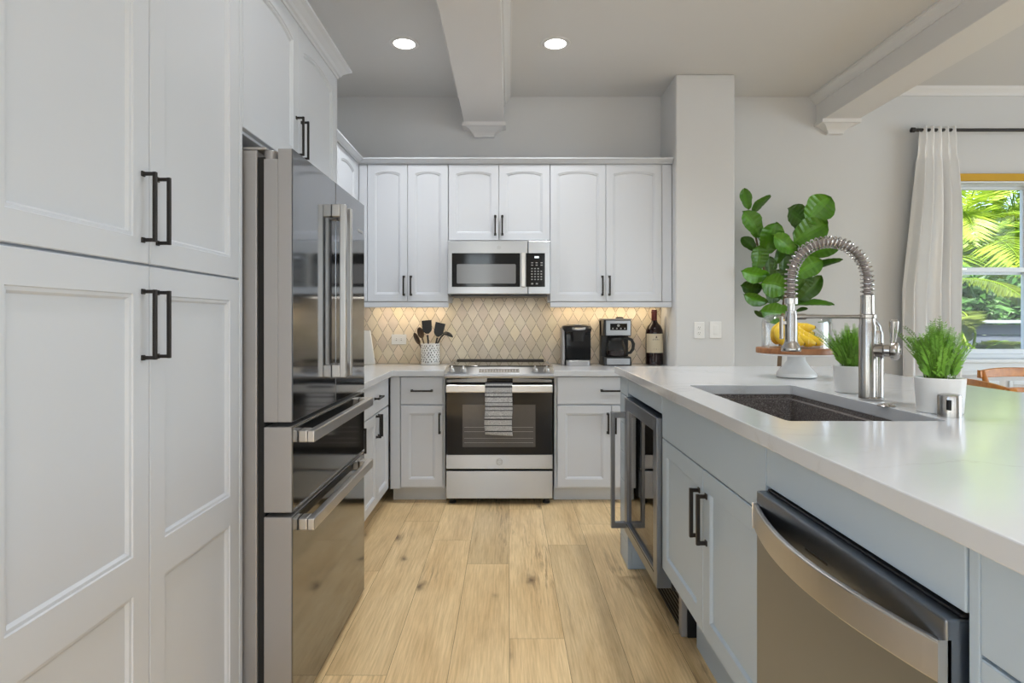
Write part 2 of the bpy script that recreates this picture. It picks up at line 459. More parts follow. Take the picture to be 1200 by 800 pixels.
def panel1(x0, x1, z0, z1, s=.055, arch=0, bot=None, top=None):
    return [(x0+s, x1-s, z0+(bot or s), z1-(top or s), arch)]
def add_door(parent, x0, x1, z0, z1, m='white', name='door', panels=None, arch=0, s=.055, hx=None, hz=None, hl=.14, vert=True, yf=-.02, top=None, bot=None, hw=.0112):
    o = door_mesh(x0, x1, z0, z1, panels if panels is not None else panel1(x0, x1, z0, z1, s, arch, bot, top), yf).build(name, m, parent)
    if hx is not None: handle(o, hx, hz, hl, vert, yf, w=hw)
    return o
def slab(parent, name, x0, x1, y0, y1, z0, z1, m, bevel=.002): return MB().box(x0, x1, y0, y1, z0, z1).build(name, m, parent, bevel=bevel)

# ------------------------------------------------------------------ room shell
WB, WL, WR, WF, CE = 4.735, -1.445, 6.5, -4.0, 3.03
# floor: a slab with individual planks
fl = MB().box(WL-.1, WR+.1, WF-.1, WB+.1, -.08, -.0012).build('floor', 'seam'); struct(fl)
pk = MB(); PW = .218; PL = 1.62
fixed = {0: 2.365, -1: 3.09, -2: 3.42, -3: 3.74, 1: 3.35, 2: 3.69, 3: 2.4, -4: 3.0}
tones = {(0, 0): .80, (0, 1): .74, (-1, 1): .42, (-1, 0): .72, (1, 0): .38, (1, 1): .62, (2, 0): .70, (2, 1): .62, (-2, 0): .74, (-2, 1): .70, (-3, 0): .62, (-3, 1): .62}
rf = random.Random(3)
for k in range(-7, 30):
    xa = .003+k*PW
    j = fixed.get(k, rf.uniform(2, 3.6))
    for i in range(-5, 3):
        ya, yb = j+(i-1)*PL, j+i*PL
        ya, yb = max(ya, WF-.1), min(yb, WB+.1)
        x0, x1 = max(xa, WL-.1), min(xa+PW, WR+.1)
        if yb-ya < .01 or x1-x0 < .01: continue
        t = tones.get((k, i), rf.uniform(.4, .85))
        pk.tone = (t, rf.random(), rf.random())
        g = .0007
        pk.add([(x0+g, ya+g, 0), (x1-g, ya+g, 0), (x1-g, yb-g, 0), (x0+g, yb-g, 0)], [(0, 1, 2, 3)])
pl_o = pk.build('plank_surface', 'floor', fl)
CD2 = CE+.07
struct(MB().box(WL-.1, 2.44, WF-.1, WB+.1, CE, CE+.14).box(2.44, WR+.1, WF-.1, WB+.1, CD2, CE+.14).build('ceiling', 'ceiling'))
WX0, WX1, WZ0, WZ1 = 3.53, 4.89, .955, 2.372          # window opening in the far wall
w = MB()
w.box(WL-.1, WX0, WB, WB+.15, 0, CD2); w.box(WX1, WR+.1, WB, WB+.15, 0, CD2)
w.box(WX0, WX1, WB, WB+.15, 0, WZ0); w.box(WX0, WX1, WB, WB+.15, WZ1, CD2)
struct(w.build('wall_back', 'wall'))
struct(MB().box(WL-.12, WL, WF, -2.8, 0, CE).box(WL-.12, WL, -.4, WB, 0, CE).box(WL-.12, WL, -2.8, -.4, 0, .3).box(WL-.12, WL, -2.8, -.4, 2.6, CE).build('wall_left', 'wall'))
g4 = MB().box(WL-.09, WL-.03, -2.8, -2.74, .3, 2.6).box(WL-.09, WL-.03, -.46, -.4, .3, 2.6).box(WL-.09, WL-.03, -1.63, -1.57, .3, 2.6).box(WL-.09, WL-.03, -2.74, -.46, .3, .36).box(WL-.09, WL-.03, -2.74, -.46, 2.54, 2.6)  # unseen window added in the left wall to light the island fronts
w4 = g4.build('added_window_3', 'vinyl'); struct(w4); MB().box(WL-.062, WL-.057, -2.74, -.46, .36, 2.54).build('window_pane', 'glass', w4)
w = MB()
w.box(WR, WR+.12, WF, -1.0, 0, CD2).box(WR, WR+.12, 3.4, WB, 0, CD2).box(WR, WR+.12, -1.0, 3.4, 0, .55).box(WR, WR+.12, -1.0, 3.4, 2.65, CD2)
struct(w.build('wall_right', 'wall'))
w = MB()
w.box(WL-.1, -.92, WF-.12, WF, 0, CE).box(-.32, .75, WF-.12, WF, 0, CE).box(1.35, 2.7, WF-.12, WF, 0, CE).box(3.3, WR+.1, WF-.12, WF, 0, CD2)
for x0 in (-.92, .75, 2.7): w.box(x0, x0+.6, WF-.12, WF, 2.75, CD2)
struct(w.build('wall_front', 'wall'))
struct(MB().box(1.204, 1.63, 4.30, WB, 0, CE).build('wall_pillar', 'wall', bevel=.012, seg=3))

# ceiling beams with cove trim and corbels
def beam(n, x0, x1, zb, yend, zt=CE):
    b = MB().box(x0, x1, WF+.0, yend, zb, zt).build('trim_%d' % n, 'trim', bevel=.004); struct(b)
    tr = MB()
    for sx, s in ((x0, -1), (x1, 1)):
        CE_ = CE if s < 0 else zt
        pr = [(sx, CE-.07), (sx+s*.010, CE-.07), (sx+s*.014, CE-.055), (sx+s*.025, CE-.04), (sx+s*.045, CE-.022), (sx+s*.05, CE-.010), (sx+s*.058, CE-.010), (sx+s*.058, CE), (sx, CE)]
        pr = [(a, b+CE_-CE) for a, b in pr]
        tr.prism(pr if s > 0 else pr[::-1], WF+.0, yend, 'y')
    tr.build('cove_moulding', 'trim', b)
    c = MB(); xm = (x0+x1)/2; hw = (x1-x0)/2
    lv = [(zb-.09, hw-.075, .04), (zb-.075, hw-.075, .045), (zb-.06, hw-.06, .055), (zb-.04, hw-.035, .085), (zb-.028, hw-.01, .105), (zb-.026, hw+.014, .125), (zb-.0, hw+.014, .13)]
    for (za, ha, da), (zc, hc, dc) in zip(lv, lv[1:]):
        vs = [(xm-ha, yend, za), (xm+ha, yend, za), (xm+ha, yend-da, za), (xm-ha, yend-da, za), (xm-hc, yend, zc), (xm+hc, yend, zc), (xm+hc, yend-dc, zc), (xm-hc, yend-dc, zc)]
        c.add(vs, [(0, 1, 2, 3), (7, 6, 5, 4), (3, 2, 6, 7), (0, 3, 7, 4), (2, 1, 5, 6), (1, 0, 4, 5)])
    c.build('corbel', 'trim', b)
beam(1, -.345, -.037, 2.79, WB-.001)
beam(2, 2.435, 2.71, 2.815, WB-.001, CD2)
struct(MB().prism([(WB, CD2-.065), (WB-.012, CD2-.065), (WB-.018, CD2-.045), (WB-.04, CD2-.018), (WB-.045, CD2), (WB, CD2)], 2.77, WR, 'x').build('trim_3', 'trim'))
# wainscot rail, apron panel and baseboard on the window wall
struct(MB().box(1.63, WR, WB-.016, WB, 0, .13).build('baseboard_back', 'trim', bevel=.004))

# backsplash: individual lozenge tiles over grout
bs = MB().box(WL, 1.2035, WB-.006, WB-.0005, .9165, 1.46).build('wall_backsplash', 'grout'); struct(bs)
tl = MB(); DW, DH = .0838, .0795; rt = random.Random(5)
dots = MB(); X_OFF, Z_OFF = -.955, .9995
def lozenge(cx, cz):
    pts = []
    corner = [(0, -DH), (DW/2, 0), (0, DH), (-DW/2, 0)]
    for q in range(4):
        a, b = corner[q], corner[(q+1) % 4]
        for i in range(6):
            u = i/6; ux = u-.055*math.sin(2*PI*u)
            pts.append((cx+a[0]+(b[0]-a[0])*ux, cz+a[1]+(b[1]-a[1])*u))
    return [(cx+(x-cx)*.950, cz+(z-cz)*.962) for x, z in pts]
def clip(poly, ax, lim, keep_less):
    out = []
    for i in range(len(poly)):
        p, q = poly[i], poly[(i+1) % len(poly)]
        ip = (p[ax] <= lim) if keep_less else (p[ax] >= lim); iq = (q[ax] <= lim) if keep_less else (q[ax] >= lim)
        if ip: out.append(p)
        if ip != iq:
            u = (lim-p[ax])/(q[ax]-p[ax]); out.append((p[0]+(q[0]-p[0])*u, p[1]+(q[1]-p[1])*u))
    return out
for r in range(-2, 9):
    for c_ in range(-8, 30):
        cx = X_OFF+(c_+(.5 if r % 2 else 0))*DW; cz = Z_OFF+r*DH
        pg = lozenge(cx, cz)
        for ax, lim, kl in ((0, 1.202, True), (0, WL+.002, False), (1, 1.458, True), (1, .918, False)):
            if len(pg) > 2: pg = clip(pg, ax, lim, kl)
        if len(pg) < 3: continue
        t = rt.uniform(.86, 1.08); tl.tone = (t, t*rt.uniform(.97, 1.02), t*rt.uniform(.94, 1.03))
        tl.prism(pg[::-1], WB-.0085, WB-.006, 'y')
        if WL+.02 < cx < 1.19 and .925 < cz+DH < 1.45:
            d = .0052; dots.prism([(cx-d, cz+DH), (cx, cz+DH-d), (cx+d, cz+DH), (cx, cz+DH+d)], WB-.0095, WB-.006, 'y')
tl.build('tile_field', 'tile', bs); dots.build('tile_dots', 'dot', bs)

# window in the far wall: two double hung units side by side
win = MB()
fw = .035
def frame(mb, x0, x1, z0, z1, y0, y1, fw):
    mb.box(x0, x0+fw, y0, y1, z0, z1).box(x1-fw, x1, y0, y1, z0, z1).box(x0+fw, x1-fw, y0, y1, z0, z0+fw).box(x0+fw, x1-fw, y0, y1, z1-fw, z1)
frame(win, WX0, WX1, WZ0, WZ1, WB+.02, WB+.14, fw)
XM = 4.21
win.box(XM-.03, XM+.03, WB+.02, WB+.14, WZ0+fw, WZ1-fw)
wo = win.build('window_1', 'vinyl', bevel=.002); struct(wo)
for (x0, x1) in ((WX0+fw, XM-.03), (XM+.03, WX1-fw)):
    zm = 1.655
    u = MB(); frame(u, x0, x1, zm-.028, WZ1-fw, WB+.095, WB+.125, .022); u.build('upper_sash', 'vinyl', wo, bevel=.0015)
    u = MB(); frame(u, x0, x1, WZ0+fw, zm+.028, WB+.055, WB+.088, .038); u.build('lower_sash', 'vinyl', wo, bevel=.0015)
    MB().box(x0+.02, x1-.02, WB+.108, WB+.112, zm, WZ1-fw-.02).build('upper_pane', 'glass', wo)
    MB().box(x0+.03, x1-.03, WB+.070, WB+.074, WZ0+fw+.03, zm).build('lower_pane', 'glass', wo)
    MB().box(x0+.06, x0+.10, WB+.042, WB+.055, zm+.005, zm+.022).build('sash_lock', 'satin', wo, bevel=.002)
MB().box(WX0-.07, WX1+.07, WB-.05, WB+.02, WZ0-.03, WZ0).build('window_sill', 'vinyl', wo, bevel=.004)
ap = MB().box(WX0-.05, WX1+.05, WB-.02, WB-.0005, WZ0-.13, WZ0-.03).box(WX0-.05, WX1+.05, WB-.027, WB-.0005, WZ0-.10, WZ0-.085)
ap.build('window_apron', 'vinyl', wo, bevel=.003)
MB().box(WX0-.06, WX0-.001, WB-.018, WB-.0005, WZ0, WZ1+.02).build('window_casing', 'vinyl', wo, bevel=.003)
wp = MB()
for z0, z1 in ((.2, .78),):
    for i in range(6):
        x0 = 3.46+i*.5; frame(wp, x0, x0+.42, z0, z1, WB-.014, WB-.0005, .03)
struct(wp.build('trim_4', 'vinyl', bevel=.003))
# unseen glazing behind the viewer and on the dining side, put in for the fill lamps
g2 = MB()
for i in range(3):
    y0 = -1.0+i*4.4/3
    g2.box(WR+.02, WR+.09, y0, y0+.05, .55, 2.65).box(WR+.02, WR+.09, y0+4.4/3-.05, y0+4.4/3, .55, 2.65)
    g2.box(WR+.02, WR+.09, y0+.05, y0+4.4/3-.05, .55, .60).box(WR+.02, WR+.09, y0+.05, y0+4.4/3-.05, 2.6, 2.65)
w2 = g2.build('window_2', 'vinyl'); struct(w2); MB().box(WR+.05, WR+.055, -.95, 3.35, .6, 2.6).build('window_pane', 'glass', w2)
g3 = MB()
for i in range(3):
    x0 = (-.92, .75, 2.7)[i]; x1 = x0+.6
    g3.box(x0, x0+.06, WF-.09, WF-.02, 0, 2.75).box(x1-.06, x1, WF-.09, WF-.02, 0, 2.75).box(x0+.06, x1-.06, WF-.09, WF-.02, 0, .08).box(x0+.06, x1-.06, WF-.09, WF-.02, 2.67, 2.75)
w3 = g3.build('door_1', 'vinyl'); struct(w3); 
for x0 in (-.92, .75, 2.7): MB().box(x0+.06, x0+.54, WF-.058, WF-.053, .08, 2.67).build('door_pane', 'glass', w3)

# downlights
def downlight(x, y, label):
    CL = CD2 if x > 2.5 else CE
    t = thing('recessed_downlight', label, 'ceiling light', (x, y, CL), 0, 'recessed ceiling lights over the range end' if y > 3 else 'recessed ceiling lights nearer the viewer')
    MB().lathe([(.068, -.001), (.068, -.006), (.080, -.009), (.094, -.006), (.097, -.0005)], 40).build('trim_ring', 'trim', t, smooth=True)
    MB().lathe([(.001, -.0075), (.045, -.007), (.069, -.003), (.069, -.0015), (.001, -.0015)], 32).build('lens', 'lens', t, smooth=True)
    l = lamp('downlight_lamp', 'AREA', (x, y, CL-.02), (0, 0, 0), DOWN_FIRST_ROW_W if y > 3 else (6.5 if x > 3 else DOWN_AISLE_W if x == -.36 else DOWN_ISLAND_W if x == .98 else DOWN_W), (.965, .985, 1), shape='DISK', size=.13, spread=math.radians(120))
LIGHT_WHERE = ['over the aisle between sink and refrigerator', 'over the aisle beside the dishwasher', 'behind the viewer on the aisle side', 'behind the viewer near the added left window', 'over the far half of the island', 'over the near half of the island',
               'over the dining side by the garden window', 'over the middle of the dining side', 'behind the viewer on the dining side', 'behind the viewer in line with the island']
for i, (x, y) in enumerate(LIGHT_SPOTS):
    downlight(x, y, ('lit round recessed ceiling light left of the kitchen ceiling beam', 'lit round recessed ceiling light right of the kitchen ceiling beam')[i] if i < 2 else 'lit round recessed ceiling light '+LIGHT_WHERE[i-2])

# ------------------------------------------------------------------ cabinets, left run (front towards +x)
RZ = PI/2
def left_cab(name, label, cat, y0, xf=-.835): return thing(name, label, cat, (xf, y0, 0), RZ)
# tall pantry, local x runs from Y 0.90 to 1.8285
p = left_cab('pantry_cabinet', 'tall white pantry cabinet with four doors left of the refrigerator', 'cabinet', .895)
PE = 1.8285-.895
slab(p, 'carcass', 0, PE, 0, .605, .10, 2.42, 'white'); slab(p, 'kick_board', 0, PE, .07, .10, 0, .10, 'kick')
slab(p, 'face_frame', PE-.02, PE, -.021, -.0005, .10, 2.42, 'white', .003)
g = 1.357-.895
for x0, x1, hs in ((.012, g-.0015, -1), (g+.0015, PE-.022, 1)):
    hx = (x1 if hs < 0 else x0)+hs*.026
    lp = [(x0+.058, x1-.058, .745, 1.318, 0), (x0+.058, x1-.058, .17, .660, 0)]
    add_door(p, x0, x1, .115, 1.381, panels=lp, hx=hx, hz=1.25, hl=.156, hw=.008)
    add_door(p, x0, x1, 1.387, 2.405, panels=[(x0+.058, x1-.058, 1.443, 2.34, .03)], hx=hx, hz=1.512, hl=.156, hw=.008)
# cabinet over the refrigerator with its end panel
p = left_cab('bridge_cabinet', 'white two door cabinet above the refrigerator', 'cabinet', 1.83)
WD = 2.838-1.83
slab(p, 'carcass', 0, WD, 0, .605, 1.845, 2.42, 'white')
slab(p, 'end_panel', WD-.04, WD, -.015, .605, 0, 1.844, 'white')
MB().prism([(WD-.012, 1.846), (WD, 1.846), (WD, 2.42), (WD-.012, 2.42)], -.0205, -.0005, 'y').build('face_frame', 'white', p)
gx = 2.319-1.83
add_door(p, .004, gx-.0015, 1.853, 2.405, arch=.028, hx=gx-.028, hz=1.965, hl=.15, hw=.008)
add_door(p, gx+.0015, WD-.014, 1.853, 2.405, arch=.028, hx=gx+.028, hz=1.965, hl=.15, hw=.008)
# crown over the tall run, mitred round the far end
def crown(path, z0, prof, name):
    # path: polyline of (x,y), profile = (out, up); out is to the right of travel
    mb = MB(); n = len(path); m = len(prof); vs = []
    P = [Vector(q) for q in path]
    for i in range(n):
        ds = []
        if i > 0: ds.append((P[i]-P[i-1]).normalized())
        if i < n-1: ds.append((P[i+1]-P[i]).normalized())
        ns = [Vector((d.y, -d.x)) for d in ds]
        nn = ns[0] if len(ns) == 1 else (ns[0]+ns[1])/(1+ns[0].dot(ns[1]))
        for o, u in prof: vs.append((P[i].x+nn.x*o, P[i].y+nn.y*o, z0+u))
    fs = [(i*m+k, (i+1)*m+k, (i+1)*m+(k+1) % m, i*m+(k+1) % m) for i in range(n-1) for k in range(m)]
    fs += [tuple(range(m)), tuple((n-1)*m+k for k in range(m))[::-1]]
    mb.add(vs, fs); return mb.build(name, 'white')
CP = [(-.02, 0), (.004, 0), (.006, .010), (.014, .014), (.020, .026), (.040, .042), (.052, .048), (.056, .050), (.056, .060), (-.02, .060)]
struct(crown([(-1.44, 2.839), (-.815, 2.839), (-.815, .89)][::-1], 2.405, CP, 'trim_5'))
CP2 = [(-.02, 0), (.002, 0), (.004, .008), (.010, .010), (.030, .024), (.040, .027), (.040, .036), (-.02, .036)]
struct(crown([(-1.10, 2.84), (-1.10, 4.385), (1.2035, 4.385)], 2.408, CP2, 'trim_6'))

# left upper cabinet beyond the refrigerator
p = left_cab('wall_cabinet', 'white arched door wall cabinet in the left corner past the refrigerator', 'cabinet', 2.842, -1.12)
slab(p, 'carcass', 0, 1.56, 0, .320, 1.398, 2.43, 'white')
for x0, x1 in ((.01, .515), (.52, 1.02), (1.025, 1.475)):
    add_door(p, x0, x1, 1.402, 2.403, arch=.025)
slab(p, 'corner_stile', 1.478, 1.54, -.02, -.0005, 1.40, 2.405, 'white')
slab(p, 'light_rail', 0, 1.54, -.012, .004, 1.354, 1.397, 'white')
# left base cabinet
p = left_cab('base_cabinet', 'white base cabinet past the refrigerator, facing the island', 'cabinet', 2.842, -.84)
slab(p, 'carcass', 0, 1.245, 0, .60, .10, .875, 'white'); slab(p, 'kick_board', 0, 1.245, .07, .09, 0, .10, 'kick')
for a, b in ((.012, .50), (.53, 1.235)):
    door_mesh(a, b, .683, .869, [], -.02).build('drawer', 'white', p)
    handle([c for c in p.children if c.name.startswith('drawer')][-1], (a+b)/2, .778, .15, False)
m_ = (.53+1.235)/2
add_door(p, .012, .50, .113, .673, hx=.47, hz=.59)
add_door(p, .53, m_-.0015, .113, .673, hx=m_-.028, hz=.60); add_door(p, m_+.0015, 1.235, .113, .673, hx=m_+.028, hz=.60)

# ------------------------------------------------------------------ cabinets, far run (front towards -y)
YB = 4.125
p = thing('base_cabinet', 'white one door base cabinet left of the range under the utensil crock', 'cabinet', (-.81, YB, 0))
slab(p, 'carcass', 0, .372, 0, .60, .10, .875, 'white'); slab(p, 'kick_board', 0, .372, .07, .09, 0, .10, 'kick')
slab(p, 'corner_stile', -.003, .064, -.02, -.0005, .10, .872, 'white')
d = door_mesh(.069, .358, .683, .869, []).build('drawer', 'white', p); handle(d, .214, .776, .148, False)
add_door(p, .069, .358, .113, .673, hx=.336, hz=.552)
p = thing('base_cabinet', 'white two door base cabinet right of the range under the coffee machines', 'cabinet', (.315, YB, 0))
slab(p, 'carcass', 0, .885, 0, .60, .10, .875, 'white'); slab(p, 'kick_board', 0, .885, .07, .09, 0, .10, 'kick')
d = door_mesh(.020, .766, .683, .869, []).build('drawer', 'white', p); handle(d, .393, .776, .148, False)
add_door(p, .020, .3915, .113, .673, hx=.367, hz=.552); add_door(p, .3945, .766, .113, .673, hx=.418, hz=.552)
slab(p, 'corner_stile', .77, .885, -.02, -.0005, .10, .872, 'white')
YU = 4.405
def upper(label, xs, z0, hz, left_edge, right_edge, rail=True):
    x0 = left_edge
    p = thing('wall_cabinet', label, 'cabinet', (x0, YU, 0), 0)
    slab(p, 'carcass', 0, right_edge-x0, 0, .329, z0-.003, 2.43, 'white')
    a, b, c = [x-x0 for x in xs]
    add_door(p, a+.0015, b-.0015, z0, 2.404, arch=.020, s=.052, hx=b-.026, hz=hz, hl=.144)
    add_door(p, b+.0015, c-.0015, z0, 2.404, arch=.020, s=.052, hx=b+.026, hz=hz, hl=.144)
    if rail: slab(p, 'light_rail', 0, right_edge-x0, -.016, .004, 1.354, z0-.004, 'white', .004)
    return p
p = upper('white two door wall cabinet left of the microwave', (-1.036, -.742, -.444), 1.398, 1.513, -1.098, -.443)
slab(p, 'corner_stile', .0, .060, -.02, -.0005, 1.398, 2.404, 'white')
upper('short white two door wall cabinet above the microwave', (-.441, -.072, .303), 1.846, 1.955, -.442, .304, False)
p = upper('wide white two door wall cabinet above the coffee machines', (.305, .714, 1.126), 1.398, 1.513, .305, 1.2)
slab(p, 'corner_stile', .823, .895, -.014, -.0005, 1.398, 2.404, 'white')

# worktops on the far and left runs
ct = MB().prism([(WL+.001, 2.842), (-.793, 2.842), (-.793, 4.08), (-.4365, 4.08), (-.4365, WB-.0095), (WL+.001, WB-.0095)], .876, .916).build('countertop', 'quartz', bevel=.003)
tag(ct, 'white quartz L shaped worktop left of the range', 'countertop')
ct = MB().box(.3095, 1.203, 4.08, WB-.0095, .876, .916).build('countertop', 'quartz', bevel=.003)
tag(ct, 'white quartz worktop right of the range under the coffee machines', 'countertop')
lamp('cooktop_lamp', 'AREA', (-.065, 4.52, 1.43), (0, 0, 0), .75, (1, .92, .80), shape='RECTANGLE', size=.5, size_y=.08)
# under cabinet strip lights
for x, w_, y in ((-.77, .55, 4.62), (.75, .80, 4.62)):
    lamp('under_cabinet_lamp', 'AREA', (x, y, 1.385), (0, 0, 0), UNDER_W*w_/.6, (1, .80, .52), shape='RECTANGLE', size=w_, size_y=.04)

# ------------------------------------------------------------------ refrigerator (front towards +x)
R = thing('refrigerator', 'tall dark steel french door refrigerator with two drawers on the left', 'refrigerator', (-.665, 1.84, 0), PI/2)
FWD = .914
slab(R, 'body', .004, FWD-.004, .112, .745, .03, 1.786, 'slate_side', .004)
slab(R, 'gasket', .012, FWD-.012, .090, .113, .05, 1.765, 'dark', 0)
mid = FWD/2
def fridge_panel(name, x0, x1, z0, z1):
    o = MB().box(x0, x1, 0.004, .090, z0, z1).build(name, 'slate_side', R, bevel=.003)
    MB().box(x0+.0005, x1-.0005, 0, .0045, z0+.0005, z1-.0005).build('front_skin', 'slate', o, bevel=.0015)
    return o
def french(x0, x1, hx, near):
    mb = MB(); n = .05
    # hinge notch in the outer top back corner
    if near: mb.prism([(x0, .945), (x1, .945), (x1, 1.789), (x0, 1.789)], .004, .046, 'y').prism([(x0, .945), (x1, .945), (x1, 1.789), (x0+.09, 1.789), (x0+.09, 1.757), (x0, 1.757)], .046, .090, 'y')
    else: mb.box(x0, x1, .004, .090, .945, 1.789)
    o = mb.build('door', 'slate_side', R, bevel=.002)
    MB().box(x0+.0005, x1-.0005, 0, .0045, .9455, 1.7885).build('front_skin', 'slate', o, bevel=.0015)
    h = MB().box(hx-.014, hx+.014, -.052, -.030, 1.045, 1.696)
    for za, zb in ((1.045, 1.092), (1.649, 1.696)): h.box(hx-.014, hx+.014, -.031, 0, za, zb)
    h.build('handle', 'satin', o, bevel=.003)
    return o
french(.001, mid-.0025, mid-.040, True)
dr = french(mid+.0025, FWD-.001, mid+.040, False)
MB().box(FWD-.115, FWD-.035, -.002, 0, 1.652, 1.664).build('badge', 'satin', dr, bevel=.001)
for z0, z1, hz in ((.666, .930, .893), (.022, .652, .615)):
    o = fridge_panel('drawer', .001, FWD-.001, z0, z1)
    h = MB().box(.045, FWD-.045, -.052, -.028, hz-.019, hz+.019)
    for xa, xb in ((.045, .10), (FWD-.10, FWD-.045)): h.box(xa, xb, -.029, 0, hz-.019, hz+.019)
    h.build('handle', 'satin', o, bevel=.004)
for xx in (.035, FWD-.035):
    MB().cyl((xx, .078, 1.758), (xx, .078, 1.787), .022, 24).box(xx-.03, xx+.03, .085, .18, 1.7865, 1.795).build('hinge_cover', 'slate_side', R, bevel=.002, smooth=True)
slab(R, 'base_grille', .01, FWD-.01, .05, .70, .002, .03, 'black', .002)

# ------------------------------------------------------------------ range
G = thing('range', 'stainless slide in electric range with glass oven door under the microwave', 'oven', (-.432, 4.07, 0))
RWD = .737
slab(G, 'body', .004, RWD-.004, .045, .64, .035, .905, 'dark', .002)
mb = MB()
prof = [(-.045, .868), (-.050, .882), (-.045, .897), (.062, .935), (.10, .938), (.60, .938), (.60, .905), (0.0, .868)]
mb.prism([(y, z) for y, z in prof], -.003, RWD+.003, 'x').build('control_console', 'steel', G, bevel=.003)
MB().box(.02, RWD-.02, .085, .59, .937, .9435).build('glass_cooktop', 'blackgloss', G, bevel=.002)
MB().prism([(.56, .942), (.645, .942), (.645, .954), (.58, .954)], .03, RWD-.03, 'x').build('rear_vent_trim', 'black', G, bevel=.002)
sl = math.atan2(.038, .107)
def on_console(x, u):   # u 0..1 up the sloped console
    return Vector((x, -.045+.107*u, .897+.038*u))
nrm = Vector((0, -math.sin(sl), math.cos(sl)))
for x in (.045, .125, .612, .692):
    c = on_console(x, .45); k = MB()
    k.tube([c, c+nrm*.004, c+nrm*.004, c+nrm*.020, c+nrm*.023], [.024, .024, .020, .0185, .016], 28)
    ko = k.build('knob', 'satin', G, smooth=True)
    b = MB(); b.tube([c+nrm*.020+Vector((0, -.016, -.006)), c+nrm*.034, c+nrm*.020+Vector((0, .017, .006))], [.005, .006, .005], 8)
    b.build('knob_grip', 'satin', ko, smooth=True)
dp = MB(); a = on_console(.232, .22)+nrm*.0012; bb = on_console(.505, .22)+nrm*.0012; c2 = on_console(.505, .72)+nrm*.0012; d2 = on_console(.232, .72)+nrm*.0012
dn = [q-nrm*.004 for q in (a, bb, c2, d2)]
dp.add([a, bb, c2, d2]+dn, [(0, 1, 2, 3), (7, 6, 5, 4), (0, 4, 5, 1), (1, 5, 6, 2), (2, 6, 7, 3), (3, 7, 4, 0)])
do = dp.build('touch_panel', mat('grey_touch_panel', rough=.2, metal=.6, build=painted((.20, .195, .19), .1, 30, 0)), G)
kk = MB()
for i in range(14):
    for j in range(2):
        q = on_console(.243+i*.0193, .34+j*.22)+nrm*.0015
        kk.add([q, q+Vector((.009, 0, 0)), q+Vector((.009, .006, .0021)), q+Vector((0, .006, .0021))], [(0, 1, 2, 3)])
kk.build('touch_keys', 'keys', do)
# shadow gap with curved vent lip and dark latch window
vp = [(.01, .838), (RWD-.01, .838), (RWD-.01, .856)]+[(RWD-.01-(RWD-.02)*i/16, .856+.011*math.sin(PI*i/16)) for i in range(1, 16)]+[(.01, .856)]
MB().prism(vp, -.012, .03, 'y').build('vent_lip', 'slate', G, bevel=.001)
MB().box(.285, .46, -.014, -.010, .836, .866).build('latch_window', 'blackgloss', G, bevel=.001)
D = MB().box(.006, RWD-.006, 0, .045, .345, .834).build('oven_door', 'blackgloss', G, bevel=.003)
MB().box(.006, RWD-.006, -.004, .002, .248, .343).build('door_band', 'steel', D, bevel=.002)
MB().box(.006, RWD-.006, .002, .045, .248, .345).build('door_lower_edge', 'dark', D)
MB().box(.118, .615, -.0012, .001, .396, .685).build('oven_window', 'smoke', D, bevel=.0005)
rk = MB()
for z in (.425, .455, .50, .53): rk.box(.13, .60, -.0018, -.0010, z, z+.0016)
rk.build('rack_lines', 'slate_side', D)
hb = MB().box(.008, RWD-.008, -.058, -.040, .772, .824)
for xa in (.012, RWD-.052): hb.box(xa, xa+.04, -.041, 0, .780, .815)
hb.build('handle', 'satin', D, bevel=.006, seg=3)
def emblem(parent, x, y, z, r):
    mb = MB(); n = 40
    ring = [(x+r*math.cos(2*PI*i/n), y-.0008, z+r*math.sin(2*PI*i/n)) for i in range(n+1)]
    mb.tube(ring, r*.07, 6, False)
    for s in (-1, 1):
        pts = [(x+s*r*(.42-.28*math.cos(t))+(-s*r*.1), y-.0008, z+r*.46*math.sin(t)*(1 if s > 0 else 1)) for t in [i*2*PI/20*.86+.5 for i in range(21)]]
        mb.tube(pts, r*.055, 6)
    for k in range(4):
        a0 = k*PI/2+.4
        mb.tube([(x+r*.82*math.cos(a0+.12*i), y-.0008, z+r*(.82-.05*(i % 2))*math.sin(a0+.12*i)) for i in range(6)], r*.035, 5)
    return mb.build('round_emblem', 'keys', parent, smooth=True)
emblem(D, .369, -.0045, .296, .021)
W = MB().box(.006, RWD-.006, -.002, .045, .045, .233).build('drawer', 'steel', G, bevel=.003)
for x in (.045, RWD-.045):
    MB().lathe([(.024, 0), (.024, .012), (.018, .016), (.018, .04)], 20, (x, .06, 0)).build('foot', 'black', G, smooth=True)
# towel over the oven handle
tw = MB(); nx, nz = 14, 44; x0, x1 = .275, .457
path = []
for i in range(nz+1):
    u = i/nz
    if u < .80: path.append((-.0635-.006*math.sin(u*4)*(1-u), .828-.338*(1-u/.80)))
    elif u < .88:
        a_ = (u-.80)/.08*PI; path.append((-.049-.0145*math.cos(a_), .828+.010*math.sin(a_)))
    else: path.append((-.0345, .828-.045*(u-.88)/.12))
vs = []; fs = []
for i, (y, z) in enumerate(path):
    for k in range(nx+1):
        u = k/nx; fall = max(0, min(1, (.842-z)/.35)) if i < nz*.8 else 0
        vs.append((x0+(x1-x0)*u+.004*fall*math.sin(z*30)-.004*fall+(.003*fall if u > .9 else 0), y-.003*abs(math.sin(u*7))*fall, z-.006*fall*u-.842+0.004*fall*(1-u)))
for i in range(nz):
    for k in range(nx): fs.append((i*(nx+1)+k, i*(nx+1)+k+1, (i+1)*(nx+1)+k+1, (i+1)*(nx+1)+k))
tw.add(vs, fs)
to = tw.build('dish_towel', 'towel', None, smooth=True, loc=(-.432, 4.07, .842), solid=.003)
tag(to, 'grey and black striped towel hung over the oven door handle', 'towel')

